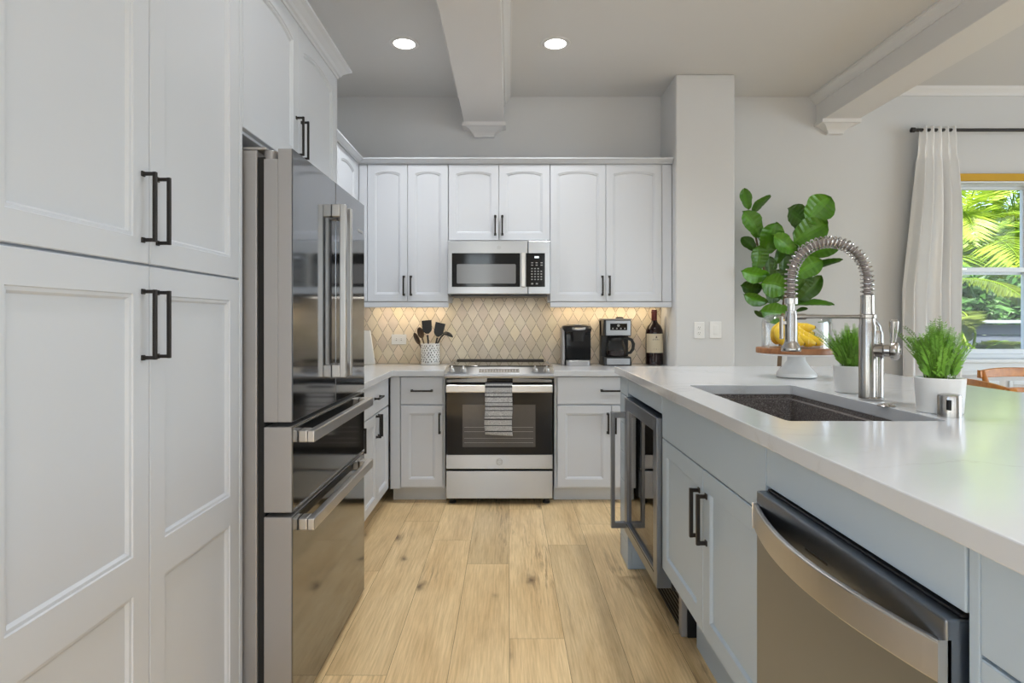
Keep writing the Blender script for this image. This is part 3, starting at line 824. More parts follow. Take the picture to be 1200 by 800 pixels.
# ------------------------------------------------------------------ microwave
MW = thing('microwave', 'stainless over the range microwave under the short wall cabinet', 'microwave', (-.440, 4.315, 1.432))
mw, mh = .741, .402
slab(MW, 'body', .003, mw-.003, .03, .405, .012, mh, 'slate_side', .003)
slab(MW, 'underside_vent', .02, mw-.02, .02, .36, 0.0, .013, 'black', .002)
MD = MB().box(0, .578, 0, .032, .016, mh).build('door', 'steel', MW, bevel=.004)
MB().box(.030, .523, -.002, .002, .068, .312).build('window_frame', 'blackgloss', MD, bevel=.001)
MB().prism([(.066+.006, .092), (.492-.006, .092), (.492, .098), (.492, .226), (.486, .232), (.072, .232), (.066, .226), (.066, .098)], -.0034, -.0018, 'y').build('window', mat('grey_mesh_window', rough=.14, build=painted((.20, .20, .205), .15, 300, 0)), MD)
hm = MB().box(.529, .561, -.034, -.020, .066, .314)
for za in (.066, .288): hm.box(.531, .559, -.021, 0, za, za+.026)
hm.build('handle', 'satin', MD, bevel=.005, seg=3)
emblem(MD, .37, -.001, .352, .011)
PN = MB().box(.581, mw, 0, .032, .016, mh).build('control_panel', 'steel', MW, bevel=.004)
MB().box(.565, .703, -.0025, .001, .068, .312).build('key_panel', 'blackgloss', PN, bevel=.001)
k = MB()
for j in range(5):
    for i in range(4):
        if (i, j) in ((3, 4),): continue
        k.box(.603+i*.0225, .603+i*.0225+.011, -.0031, -.002, .118+j*.0195, .126+j*.0195)
for i in (0, 1.6, 3.4): 
    for j in range(2): k.box(.603+i*.020, .618+i*.020, -.0031, -.002, .222+j*.017, .228+j*.017)
for i in (0, 1.6): k.box(.603+i*.021, .618+i*.021, -.0031, -.002, .086, .096)
k.build('keypad_print', 'keys', PN)
k = MB()
for i in range(3): 
    x = .628+i*.011; frame(k, x, x+.008, .276, .289, -.0031, -.002, .0022)
k.build('clock_digits', 'digit', PN)

# ------------------------------------------------------------------ things on the far worktop
ZC = .9165
cr = thing('utensil_crock', 'white crock with black dashes left of the range', 'utensil holder', (-.608, 4.645, ZC))
MB().lathe([(.070, 0), (.073, .003), (.073, .160), (.071, .163), (.067, .160), (.067, .008), (.001, .008)], 48).build('pot', 'ceramic', cr, smooth=True)
ds = MB(); rd = random.Random(11)
for j in range(8):
    for i in range(19):
        a = 2*PI*(i+.5*(j % 2)+rd.uniform(-.2, .2))/19; z = .024+j*.0175+rd.uniform(-.003, .003)
        t = rd.uniform(-.5, .5); hh = .0068; wv = .0038; pts = []
        for q in range(8):
            b = 2*PI*q/8; lx = wv*math.cos(b); lz = hh*math.sin(b)
            X_, Z_ = lx*math.cos(t)-lz*math.sin(t), lx*math.sin(t)+lz*math.cos(t)
            aa = a+X_/.073; pts.append((.0735*math.cos(aa), .0735*math.sin(aa), z+Z_))
        ds.add(pts, [tuple(range(8))])
ds.build('dash_pattern', 'black', cr)
def utensil(name, label, foot, top, parts):
    f = Vector(foot); t = Vector(top); o = thing(name, label, 'kitchen utensil', f, 0, 'utensils in the crock')
    d = (t-f); return o, d
def rot_to(mb_pts, d):  # map local (x, y, z along d) to world offset
    d = d.normalized(); xa = Vector((1, 0, 0)); xa = (xa-d*xa.dot(d)).normalized(); ya = d.cross(xa)
    return [xa*p[0]+ya*p[1]+d*p[2] for p in mb_pts]
def turner(label, foot, top, w, h, m):
    o, d = utensil('spatula', label, foot, top, None); Ld = d.length
    MB().tube([(0, 0, 0), d*((Ld-h)/Ld*.96)], [.0055, .007], 10).build('grip', m, o, smooth=True)
    mb = MB(); pol = [(-.010, 0), (.010, 0), (w*.38, h*.16), (w*.47, h*.3), (w/2, h), (-w/2, h), (-w*.47, h*.3), (-w*.38, h*.16)]
    base = Ld-h; pts = rot_to([(x, -.002, base+z) for x, z in pol]+[(x, .002, base+z) for x, z in pol], d); n = len(pol)
    mb.add(pts, [tuple(range(n))[::-1], tuple(range(n, 2*n))]+[(i, (i+1) % n, n+(i+1) % n, n+i) for i in range(n)])
    mb.build('blade', m, o)
def spoon(label, foot, top, w, h, m, tilt=0):
    o, d = utensil('spoon', label, foot, top, None); Ld = d.length
    MB().tube([(0, 0, 0), d*((Ld-h*.9)/Ld)], [.005, .0055], 10).build('grip', m, o, smooth=True)
    mb = MB(); nu, nv = 8, 16; vs = []
    for i in range(nu+1):
        r = i/nu
        for k in range(nv):
            a = 2*PI*k/nv; vs.append((math.cos(a)*r*w/2, (1-r*r)*.016, Ld-h/2+math.sin(a)*r*h/2))
    pts = rot_to(vs, d); fs = [(i*nv+k, i*nv+(k+1) % nv, (i+1)*nv+(k+1) % nv, (i+1)*nv+k) for i in range(nu) for k in range(nv)]
    mb.add(pts, fs); mb.build('bowl', m, o, smooth=True, solid=.003)
cX, cY = -.608, 4.645
turner('black upright spatula in the crock, tallest of the utensils', (cX-.005, cY, ZC+.02), (cX-.032, cY+.01, ZC+.342), .078, .105, 'black')
turner('black tilted spatula in the crock, right of the upright one', (cX+.01, cY+.01, ZC+.02), (cX+.078, cY+.015, ZC+.322), .078, .11, 'black')
spoon('dark wooden spoon in the crock, leaning left behind the other', (cX-.01, cY+.02, ZC+.02), (cX-.094, cY+.03, ZC+.288), .05, .09, 'utensil_wood')
spoon('dark wooden spoon in the crock leaning farthest left', (cX-.02, cY-.01, ZC+.02), (cX-.125, cY-.01, ZC+.245), .036, .10, 'utensil_wood')
o, d_ = utensil('ladle', 'black ladle in the crock hooking over on the right', (cX+.02, cY-.01, ZC+.02), (cX+.10, cY-.01, ZC+.24), None)
MB().tube([(0, 0, 0), (.035, 0, .14), (.062, 0, .19), (.085, 0, .212)], [.005, .006, .006, .006], 10).build('grip', 'black', o, smooth=True)
mb = MB(); vs = []; nu, nv = 8, 20
for i in range(nu+1):
    a = i/nu*PI/2
    for k in range(nv):
        b = 2*PI*k/nv; r = .038*math.sin(a); vs.append((.118+r*math.cos(b), r*math.sin(b), .202+.030*math.cos(a)-.02*(r*math.cos(b))/.038*.6))
mb.add(vs, [(i*nv+k, i*nv+(k+1) % nv, (i+1)*nv+(k+1) % nv, (i+1)*nv+k) for i in range(nu) for k in range(nv)])
mb.build('bowl', 'black', o, smooth=True, solid=.003)

# outlet plates
def plate(name, label, x, y, z, w, h, kind):
    t = thing(name, label, 'outlet' if kind != 'switch' else 'light switch', (x, y, z))
    MB().box(-w/2, w/2, -.006, 0, -h/2, h/2).build('cover_plate', 'plate', t, bevel=.003, seg=3)
    if kind == 'switch':
        MB().box(-.017, .017, -.0095, -.005, -.034, .034).build('rocker', 'plate', t, bevel=.002)
    else:
        for s in (-1, 1):
            cx, cz = (s*.0195, 0) if kind == 'h' else (0, s*.0195)
            ro = MB(); n = 20
            ro.prism([(cx+.0165*math.cos(2*PI*i/n), cz+.0145*math.sin(2*PI*i/n)) for i in range(n)], -.0085, -.005, 'y')
            f = ro.build('socket', 'plate', t, bevel=.001); sl_ = MB()
            for q in (-.006, .006): 
                if kind == 'h': sl_.box(cx-.004, cx+.004, -.0088, -.008, cz+q-.001, cz+q+.001)
                else: sl_.box(cx+q-.001, cx+q+.001, -.0088, -.008, cz-.001, cz+.007)
            sl_.box(cx-.002, cx+.002, -.0088, -.008, cz-.010, cz-.006); sl_.build('slots', 'dark', f)
    return t
plate('wall_outlet', 'white outlet laid sideways on the beige tile beside the crock', -.867, WB-.0088, 1.108, .118, .080, 'h')
plate('wall_outlet', 'white upright outlet on the white pillar above the island', 1.371, 4.2995, 1.187, .074, .12, 'v')
plate('light_switch', 'white rocker switch on the white pillar right of the outlet', 1.488, 4.2995, 1.190, .084, .12, 'switch')

# leaning white board in the corner
bd = thing('cutting_board', 'white slanted board leaning on the tile in the left corner', 'cutting board', (-1.17, 4.66, ZC))
mb = MB(); tp = [(-.16, .0), (.135, 0), (.085, .262), (-.11, .262)]
vs = [(x, -.03+z*.2, z) for x, z in tp]+[(x, -.012+z*.2, z+.002) for x, z in tp]
mb.add(vs, [(0, 1, 2, 3), (7, 6, 5, 4), (0, 4, 5, 1), (1, 5, 6, 2), (2, 6, 7, 3), (3, 7, 4, 0)]).build('board', 'ceramic', bd, bevel=.004)
MB().box(-.02, .02, .015, .045, 0, .012).build('rear_foot', 'ceramic', bd, bevel=.002)

# pod coffee machine
K = thing('pod_coffee_machine', 'black and silver pod coffee machine on the right worktop', 'coffee machine', (.525, 4.47, ZC))
def rrect(x0, x1, y0, y1, r, n=6):
    pts = []
    for cx, cy, a0 in ((x1-r, y1-r, 0), (x0+r, y1-r, PI/2), (x0+r, y0+r, PI), (x1-r, y0+r, 1.5*PI)):
        for i in range(n+1): a = a0+PI/2*i/n; pts.append((cx+r*math.cos(a), cy+r*math.sin(a)))
    return pts
def loft(mb, secs):   # list of (polygon, z)
    n = len(secs[0][0]); vs = [(x, y, z) for pl, z in secs for x, y in pl]
    fs = [(i*n+k, i*n+(k+1) % n, (i+1)*n+(k+1) % n, (i+1)*n+k) for i in range(len(secs)-1) for k in range(n)]
    fs += [tuple(range(n))[::-1], tuple((len(secs)-1)*n+k for k in range(n))]
    return mb.add(vs, fs)
loft(MB(), [(rrect(-.105, .095, .085, .22, .03), 0), (rrect(-.11, .10, .08, .22, .03), .01), (rrect(-.115, .105, .075, .22, .035), .28), (rrect(-.105, .095, .085, .21, .04), .30)]).build('housing', 'black', K, smooth=True)
loft(MB(), [(rrect(-.120, -.098, .05, .215, .010), 0), (rrect(-.124, -.100, .05, .215, .010), .285)]).build('water_tank', 'slate_side', K, smooth=True)
MB().box(-.088, .100, .070, .082, .045, .24).build('cup_recess', 'blackgloss', K, bevel=.004)
loft(MB(), [(rrect(-.09, .095, .015, .15, .035), 0), (rrect(-.09, .095, .015, .15, .035), .034), (rrect(-.085, .09, .02, .14, .033), .04)]).build('drip_tray', 'slate_side', K, smooth=True)
loft(MB(), [(rrect(-.045, .045, .028, .15, .02), .185), (rrect(-.052, .052, .020, .15, .022), .235), (rrect(-.06, .06, .012, .15, .03), .262)]).build('brew_head', 'black', K, smooth=True)
loft(MB(), [(rrect(-.105, .103, .02, .21, .06), .255), (rrect(-.12, .108, .0, .212, .065), .280), (rrect(-.112, .10, .01, .205, .07), .300), (rrect(-.07, .07, .05, .18, .05), .308)]).build('top_lid', 'black', K, smooth=True)
arc = [(.072*math.cos(a), .05-.052*math.sin(a), .296-.02*math.sin(a)) for a in [PI*i/16 for i in range(17)]]
MB().tube(arc, .010, 10).build('lid_handle', 'satin', K, smooth=True)
MB().cyl((0, .05, .308), (0, .05, .311), .028).build('button_pad', 'satin', K, smooth=True)

# drip coffee maker
Q = thing('drip_coffee_maker', 'stainless drip coffee maker with glass carafe beside the wine bottle', 'coffee machine', (.822, 4.50, ZC))
MB().box(-.105, .105, .125, .215, .0, .345).build('rear_housing', 'black', Q, bevel=.006)
loft(MB(), [(rrect(-.108, .108, .0, .215, .012), 0), (rrect(-.105, .105, .005, .215, .012), .062), (rrect(-.10, .10, .012, .215, .012), .066)]).build('base', 'black', Q, smooth=True)
MB().box(-.082, .092, -.003, .003, .008, .055).build('base_plate', 'steel', Q, bevel=.002)
MB().box(-.105, .105, .01, .216, .222, .345).build('brew_head', 'black', Q, bevel=.008)
FP = MB().box(-.088, .098, .004, .012, .228, .342).build('front_plate', 'steel', Q, bevel=.003)
MB().box(-.056, .072, .0015, .006, .268, .318).build('control_screen', 'blackgloss', FP, bevel=.001)
k = MB()
for i in range(4): k.cyl((-.036+i*.030, .002, .281), (-.036+i*.030, -.001, .281), .006, 12)
k.cyl((.006, .002, .303), (.006, -.001, .303), .010, 16); k.build('buttons', 'keys', FP, smooth=True)
MB().box(-.109, .109, .006, .218, .345, .356).build('top_lid', 'slate_side', Q, bevel=.004)
MB().lathe([(.001, 0), (.03, 0), (.03, .008), (.02, .012), (.001, .013)], 20, (.03, .09, .356)).build('lid_knob', 'black', Q, smooth=True)
MB().lathe([(.068, .0), (.072, .004), (.077, .03), (.076, .07), (.060, .115), (.053, .125), (.055, .135), (.052, .135), (.050, .125), (.057, .113), (.073, .068), (.074, .03), (.066, .004)], 36, (.0, .075, .068), close=True).build('carafe', 'glass', Q, smooth=True)
MB().lathe([(.001, .003), (.066, .004), (.0735, .03), (.0735, .045), (.001, .045)], 32, (0, .075, .068)).build('coffee', 'wine', Q, smooth=True)
MB().lathe([(.057, .118), (.060, .124), (.058, .142), (.04, .150), (.001, .151)], 32, (0, .075, .068)).build('carafe_lid', 'black', Q, smooth=True)
MB().tube([(.045, .03, .205), (.075, .02, .208), (.108, .015, .195), (.122, .013, .165), (.118, .015, .125), (.10, .02, .098), (.068, .035, .09)], [.010, .011, .012, .012, .012, .011, .009], 12).build('carafe_handle', 'black', Q, smooth=True)
# wine bottle
V = thing('wine_bottle', 'dark red wine bottle with cream label by the pillar', 'bottle', (1.122, 4.60, ZC))
MB().lathe([(.001, .012), (.045, .004), (.062, 0), (.066, .004), (.066, .245), (.063, .268), (.050, .298), (.032, .318), (.0225, .332), (.021, .345)], 48).build('bottle_body', 'wine', V, smooth=True)
MB().lathe([(.0215, .335), (.0215, .395), (.0235, .397), (.0235, .412), (.0215, .414), (.0215, .423), (.018, .425), (.001, .425)], 32).build('foil_capsule', 'foil', V, smooth=True)
lb = MB(); vs = []; n = 24
for z in (.095, .240):
    for i in range(n+1): a = -PI/2-1.30+2.60*i/n; vs.append((.0668*math.cos(a), .0668*math.sin(a), z))
lo = lb.add(vs, [(i, i+1, n+2+i, n+1+i) for i in range(n)]).build('label', 'paper', V, smooth=True)
def curved(mb, x0, x1, z0, z1, r=.0672):
    a0, a1 = -PI/2+x0/r, -PI/2+x1/r; vs = []
    for z in (z0, z1):
        for i in range(3): a = a0+(a1-a0)*i/2; vs.append((r*math.cos(a), r*math.sin(a), z))
    mb.add(vs, [(0, 1, 4, 3), (1, 2, 5, 4)])
ik = MB()
for i, w_ in enumerate((.006, .005, .006, .004, .006)): 
    x = -.026+i*.0105; curved(ik, x, x+.0016, .192, .202); curved(ik, x+w_-.0012, x+w_, .192, .202); curved(ik, x, x+w_, .2 if i % 2 else .192, .202 if i % 2 else .194)
curved(ik, -.004, .004, .210, .222); curved(ik, -.007, .007, .208, .211)
for z in (.12, .127): curved(ik, -.02, .02, z, z+.0015)
ik.build('label_print', 'ink', lo)

# ------------------------------------------------------------------ island (fronts towards -x)
IY = 3.22; IX = .625; IT = 1.01
def isl(name, label, cat, y): return thing(name, label, cat, (IX, y, 0), -PI/2)
# end post with grooved boards
p = isl('island_end_post', 'blue grey grooved board post at the far end of the island', 'cabinet panel', IY)
slab(p, 'post_core', .012, .196, .0, .62, .0, .974, 'blue')
gb = MB(); zs = [0.0, .12, .27, .42, .57, .72, .87, .974]
for z0, z1 in zip(zs, zs[1:]): gb.box(.0, .155, -.02, -.0005, z0+.001, z1-.002)
gb.build('grooved_boards', 'blue', p, bevel=.0015)
slab(p, 'corner_stile', .157, .198, -.022, -.0005, .0, .974, 'blue')
gb = MB()
for z0, z1 in zip(zs, zs[1:]): gb.box(-.012, .0115, -.02, .62, z0+.001, z1-.002)
gb.build('end_boards', 'blue', p, bevel=.0015)
# wine cooler
yc0, yc1 = 3.02, 2.356
C = isl('wine_cooler', 'undercounter wine cooler with dark glass door and tall bar handle in the island', 'wine cooler', yc0)
cw = yc0-yc1
slab(C, 'cabinet_body', .004, cw-.004, .02, .60, .19, .872, 'black', .002)
slab(C, 'plinth', .010, cw-.012, .085, .58, 0.0, .189, 'black', .002)
gr = MB()
for i in range(8): gr.box(.012, cw-.05, .066, .084, .012+i*.021, .022+i*.021)
gr.build('vent_grille', 'bronze', C)
slab(C, 'grille_post', cw-.049, cw-.012, .060, .084, 0.004, .19, 'slate_side')
CD = MB()
z0, z1 = .20, .872; f0 = .058
frame(CD, .004, cw-.004, z0, z1, -.040, .018, f0)
CD = CD.build('door', 'steel_v', C, bevel=.002)
MB().box(.060, cw-.060, -.028, -.022, z0+.056, z1-.056).build('door_glass', 'darkglass', CD)
MB().box(.05, cw-.05, -.0405, -.0395, z0+.045, z0+.05).build('door_groove', 'dark', CD)
hb = MB().box(.012, .040, -.112, -.094, .222, .800)
for za in (.222, .772): hb.box(.012, .040, -.095, -.040, za, za+.028)
hb.build('handle', 'steel_v', CD, bevel=.002)
for z in (.33, .46, .59, .71):
    r_ = MB().box(.03, cw-.03, .0, .012, z, z+.020)
    for i in range(6): r_.cyl((.06+i*.105, .012, z+.004), (.06+i*.105, .45, z+.004), .003, 6)
    r_.build('shelf', 'satin', C)
for j, z in enumerate((.352, .482, .612)):
    for i in range(4 if j != 1 else 3):
        b = tag(MB().lathe([(.001, 0), (.034, .002), (.036, .01), (.036, .18), (.03, .21), (.014, .24), (.013, .30), (.001, .30)], 16).build('wine_bottle', 'wine', None, smooth=True), 'wine bottle lying in the dark wine cooler in the island', 'bottle', 'bottles in the wine cooler')
        b.rotation_euler = (0, PI/2, PI); b.location = (IX+.40, yc0-.13-i*.125, z+.022)
# rail over the cooler
p = isl('island_rail', 'narrow blue grey fascia board above the wine cooler', 'cabinet panel', yc0-.001)
slab(p, 'board', .001, cw-.003, -.02, .02, .890, .974, 'blue')
# sink cabinet
ys0, ys1 = 2.354, 1.404; sw = ys0-ys1
p = isl('sink_cabinet', 'blue grey two door sink cabinet in the island beside the dishwasher', 'cabinet', ys0)
mb = MB().box(0, .018, 0, .60, .275, .973).box(sw-.018, sw, 0, .60, .275, .973).box(.018, sw-.018, .58, .60, .0, .973).box(.018, sw-.018, 0, .58, .26, .278).box(.018, sw-.018, 0, .02, .80, .973)
mb.build('carcass', 'blue', p)
slab(p, 'false_front', .0015, sw-.0015, -.02, -.0005, .800, .972, 'blue')
gx = ys0-1.86
SP = [(0, 0), (.003, .003), (.006, .0085)]
def shaker(x0, x1, z0, z1, hx=None, hz=.65):
    o = door_mesh(x0, x1, z0, z1, panel1(x0, x1, z0, z1, .060), -.02, -.001, SP).build('door', 'blue', p)
    if hx is not None: handle(o, hx, hz, .155)
shaker(.0015, gx-.0015, .285, .795, gx-.034); shaker(gx+.0015, sw-.0015, .285, .795, gx+.034)
slab(p, 'kick_board', .05, sw, .10, .115, 0, .27, 'blue')
# dishwasher
yd0, yd1 = 1.402, .789; dw = yd0-yd1
DWs = isl('dishwasher', 'stainless dishwasher with bowed bar handle in the island front', 'dishwasher', yd0)
slab(DWs, 'tub', .006, dw-.006, .02, .58, .13, .862, 'dark', .002)
DD = MB().box(.004, dw-.004, -.045, .015, .15, .862).build('door', 'steel_v', DWs, bevel=.003)
slab(DWs, 'control_strip', .008, dw-.008, -.020, .018, .8625, .867, 'black', .001)
hb = MB(); n = 24; vs = []; fs = []
for i in range(n+1):
    u = i/n; x = .004+(dw-.008)*u; b = .046*math.sin(PI*u)**.9
    for (dy, z) in ((0, .776), (0, .832), (.012, .832), (.012, .776)): vs.append((x, -.052-b+dy, z))
for i in range(n):
    for k in range(4): fs.append((i*4+k, i*4+(k+1) % 4, (i+1)*4+(k+1) % 4, (i+1)*4+k))
fs += [(0, 1, 2, 3), (n*4+3, n*4+2, n*4+1, n*4)]
hb.add(vs, fs); hb.build('handle', 'satin', DD, bevel=.003)
MB().box(.235, .315, -.0458, -.0445, .8125, .8165).build('indicator_slot', 'black', DD)
slab(DWs, 'kick_board', .006, dw-.006, .09, .11, 0, .129, 'black')
p = isl('island_fascia', 'blue grey fascia panel above the dishwasher', 'cabinet panel', yd0)
slab(p, 'board', .0015, dw-.0015, -.02, .02, .872, .972, 'blue')
# drawer cabinet at the near end
yn0, yn1 = .787, .10; nw = yn0-yn1
p = isl('drawer_cabinet', 'blue grey drawer cabinet in the island nearest the viewer', 'cabinet', yn0)
slab(p, 'carcass', 0, nw, 0, .60, .10, .974, 'blue'); slab(p, 'kick_board', 0, nw, .10, .115, 0, .10, 'blue')
slab(p, 'corner_stile', .0015, .020, -.020, -.0005, .10, .972, 'blue')
for z0, z1 in ((.832, .970), (.48, .827), (.12, .475)): door_mesh(.022, nw-.002, z0, z1, [], -.021).build('drawer', 'blue', p)
# dining side panel
p = thing('island_back_panel', 'blue grey panel closing the dining side of the island', 'cabinet panel', (1.262, 0, 0))
slab(p, 'panel', 0, .02, .10, 3.20, 0, .974, 'blue')
# worktop with the sink cut out
TX0, TX1, TY0, TY1 = .575, 1.773, .05, 3.245
SX0, SX1, SY0, SY1 = .694, 1.092, 1.483, 2.303
t = MB(); out = [(TX0, TY0), (TX1, TY0), (TX1, TY1), (TX0, TY1)]
hole = rrect(SX0, SX1, SY0, SY1, .012, 4)
polys = [[Vector((x, y, 0)) for x, y in out], [Vector((x, y, 0)) for x, y in hole]]
tri = tessellate_polygon(polys); fl_ = [q for pl in polys for q in pl]; n = len(fl_)
vs = [(q.x, q.y, IT) for q in fl_]+[(q.x, q.y, IT-.036) for q in fl_]
fs = []
for a, b, c in tri:
    A, B, Cc = fl_[a], fl_[b], fl_[c]
    if (B.x-A.x)*(Cc.y-A.y)-(B.y-A.y)*(Cc.x-A.x) < 0: a, b, c = c, b, a
    fs += [(a, b, c), (n+c, n+b, n+a)]
for i in range(4): j = (i+1) % 4; fs.append((i, n+i, n+j, j))
m_ = len(hole)
for i in range(m_): j = (i+1) % m_; fs.append((4+i, 4+j, n+4+j, n+4+i))
t.add(vs, fs); to = t.build('countertop', 'quartz', bevel=.0025); tag(to, 'large white veined quartz worktop of the island', 'countertop')
# sink
S = thing('sink', 'speckled dark grey undermount sink in the island worktop', 'sink', ((SX0+SX1)/2, (SY0+SY1)/2, IT-.036))
hx_, hy_ = (SX1-SX0)/2, (SY1-SY0)/2
def rr(d, r): return rrect(-hx_-d, hx_+d, -hy_-d, hy_+d, r, 4)
sb = MB()
loops = [(rr(.02, .02), -.001), (rr(.004, .014), -.001), (rr(.004, .014), -.016), (rr(-.012, .014), -.018), (rr(-.012, .014), -.205), (rr(-.03, .03), -.222), (rr(-.14, .03), -.226)]
nn = len(loops[0][0]); vs = [(x, y, z) for pl, z in loops for x, y in pl]
fs = [(i*nn+k, i*nn+(k+1) % nn, (i+1)*nn+(k+1) % nn, (i+1)*nn+k) for i in range(len(loops)-1) for k in range(nn)]+[tuple((len(loops)-1)*nn+k for k in range(nn))]
sb.add(vs, fs).build('basin', 'granite', S, smooth=True)
MB().lathe([(.001, .002), (.03, .001), (.042, .004), (.046, .002), (.046, -.002), (.001, -.002)], 28, (0, .1, -.2265)).build('drain', 'nickel', S, smooth=True)

# ------------------------------------------------------------------ faucet
FA = thing('faucet', 'tall brushed nickel spring faucet with pull down spray beside the sink', 'faucet', (1.135, 1.88, IT+.0003))
MB().lathe([(.034, 0), (.036, .003), (.036, .007), (.030, .010), (.001, .010)], 36, (.006, 0, 0)).build('base_flange', 'nickel', FA, smooth=True)
mb = MB().lathe([(.0245, .008), (.0245, .232), (.0225, .238), (.0225, .255), (.026, .257), (.026, .266), (.0205, .269), (.0195, .30), (.0195, .328), (.015, .330)], 32, (-.006, 0, 0))
mb.build('column', 'nickel', FA, smooth=True)
mb = MB().lathe([(.019, .008), (.019, .205), (.016, .216), (.013, .218)], 28, (.022, -.002, 0))
mb.tube([(.022, -.002, .212), (.020, -.002, .226), (.008, 0, .245), (-.002, 0, .25)], [.015, .015, .016, .018], 20)
mb.build('side_tube', 'nickel', FA, smooth=True)
# valve turned towards the viewer's right, with lever
va = Vector((.80, -.60, 0)).normalized(); v0 = Vector((.005, -.004, .155))
mb = MB(); ss = [(0, .020), (.022, .022), (.03, .024), (.034, .019), (.048, .019), (.052, .026), (.060, .028), (.066, .028), (.070, .026), (.074, .021), (.0745, .012), (.078, .011), (.078, .001)]
mb.tube([v0+va*s for s, r in ss], [r for s, r in ss], 28).build('valve_body', 'nickel', FA, smooth=True)
l0 = v0+va*.056+Vector((0, 0, .022))
MB().tube([l0, l0+Vector((.002, 0, .018)), l0+Vector((.003, 0, .045)), l0+Vector((.004, 0, .068)), l0+Vector((.004, 0, .074))], [.008, .0085, .0125, .0135, .009], 20).build('lever', 'nickel', FA, smooth=True)
# hose arc
R_ = .120; zc = .376; cxl = -.006-R_
arc = [(-.006, 0, .325), (-.006, 0, .35)]+[(cxl+R_*math.cos(PI*i/36), 0, zc+R_*math.sin(PI*i/36)) for i in range(37)]+[(cxl-R_, 0, .35), (cxl-R_, 0, .318)]
MB().tube(arc, .0105, 14).build('hose', mat('grey_hose', rough=.45, build=painted((.30, .26, .25), .1, 40, .1)), FA, smooth=True)
# spring coil round the arc
Pp = [Vector(q) for q in arc]; seg = [(Pp[i+1]-Pp[i]).length for i in range(len(Pp)-1)]; tot = sum(seg)
def along(s):
    for i, d in enumerate(seg):
        if s <= d or i == len(seg)-1: return Pp[i].lerp(Pp[i+1], min(1, s/d)), (Pp[i+1]-Pp[i]).normalized()
        s -= d
turns = 36; co = []
for i in range(turns*14+1):
    s = tot*i/(turns*14); c, tg = along(s); w_ = tg.cross(Vector((0, 1, 0))); a = 2*PI*i/14
    co.append(c+(w_*math.cos(a)+Vector((0, 1, 0))*math.sin(a))*.0180)
MB().tube(co, .0025, 6).build('spring_coil', 'nickel', FA, smooth=True)
lx = cxl-R_
MB().lathe([(.0195, .300), (.0195, .318), (.012, .320)], 28, (lx, 0, 0)).cyl((lx, 0, .27), (lx, 0, .302), .0105, 20).build('hose_collar', 'satin', FA, smooth=True)
SH = MB().lathe([(.001, .152), (.028, .152), (.030, .156), (.029, .163), (.021, .176), (.0185, .185), (.0185, .262), (.017, .268), (.0165, .278), (.001, .279)], 32, (lx, 0, 0)).build('spray_head', 'nickel', FA, smooth=True)
MB().box(lx-.034, lx-.026, -.008, .008, .190, .262).box(lx-.028, lx-.014, -.006, .006, .235, .248).build('spray_trigger', 'nickel', SH, bevel=.002)
MB().cyl((lx, 0, .2605), (-.006, 0, .2605), .0062, 16).cyl((lx+.014, 0, .2605), (lx+.045, 0, .2605), .0095, 18).build('support_arm', 'nickel', FA, smooth=True)
# air switch and air gap
o = thing('air_switch_button', 'flat round metal button set in the island worktop by the faucet', 'button', (1.098, 1.735, IT+.0003))
MB().lathe([(.024, 0), (.025, .002), (.021, .005), (.014, .0055), (.012, .008), (.001, .009)], 32).build('button', 'nickel', o, smooth=True)
o = thing('air_gap_cap', 'short brushed nickel cylinder cap on the worktop in front of a potted fern', 'faucet cap', (1.140, 1.545, IT+.0003))
MB().lathe([(.0265, 0), (.0265, .052), (.0245, .057), (.018, .059), (.001, .0595)], 36).build('cap', 'nickel', o, smooth=True)
MB().box(-.0205, -.0135, -.0262, -.015, .020, .046).build('slot', 'dark', o)

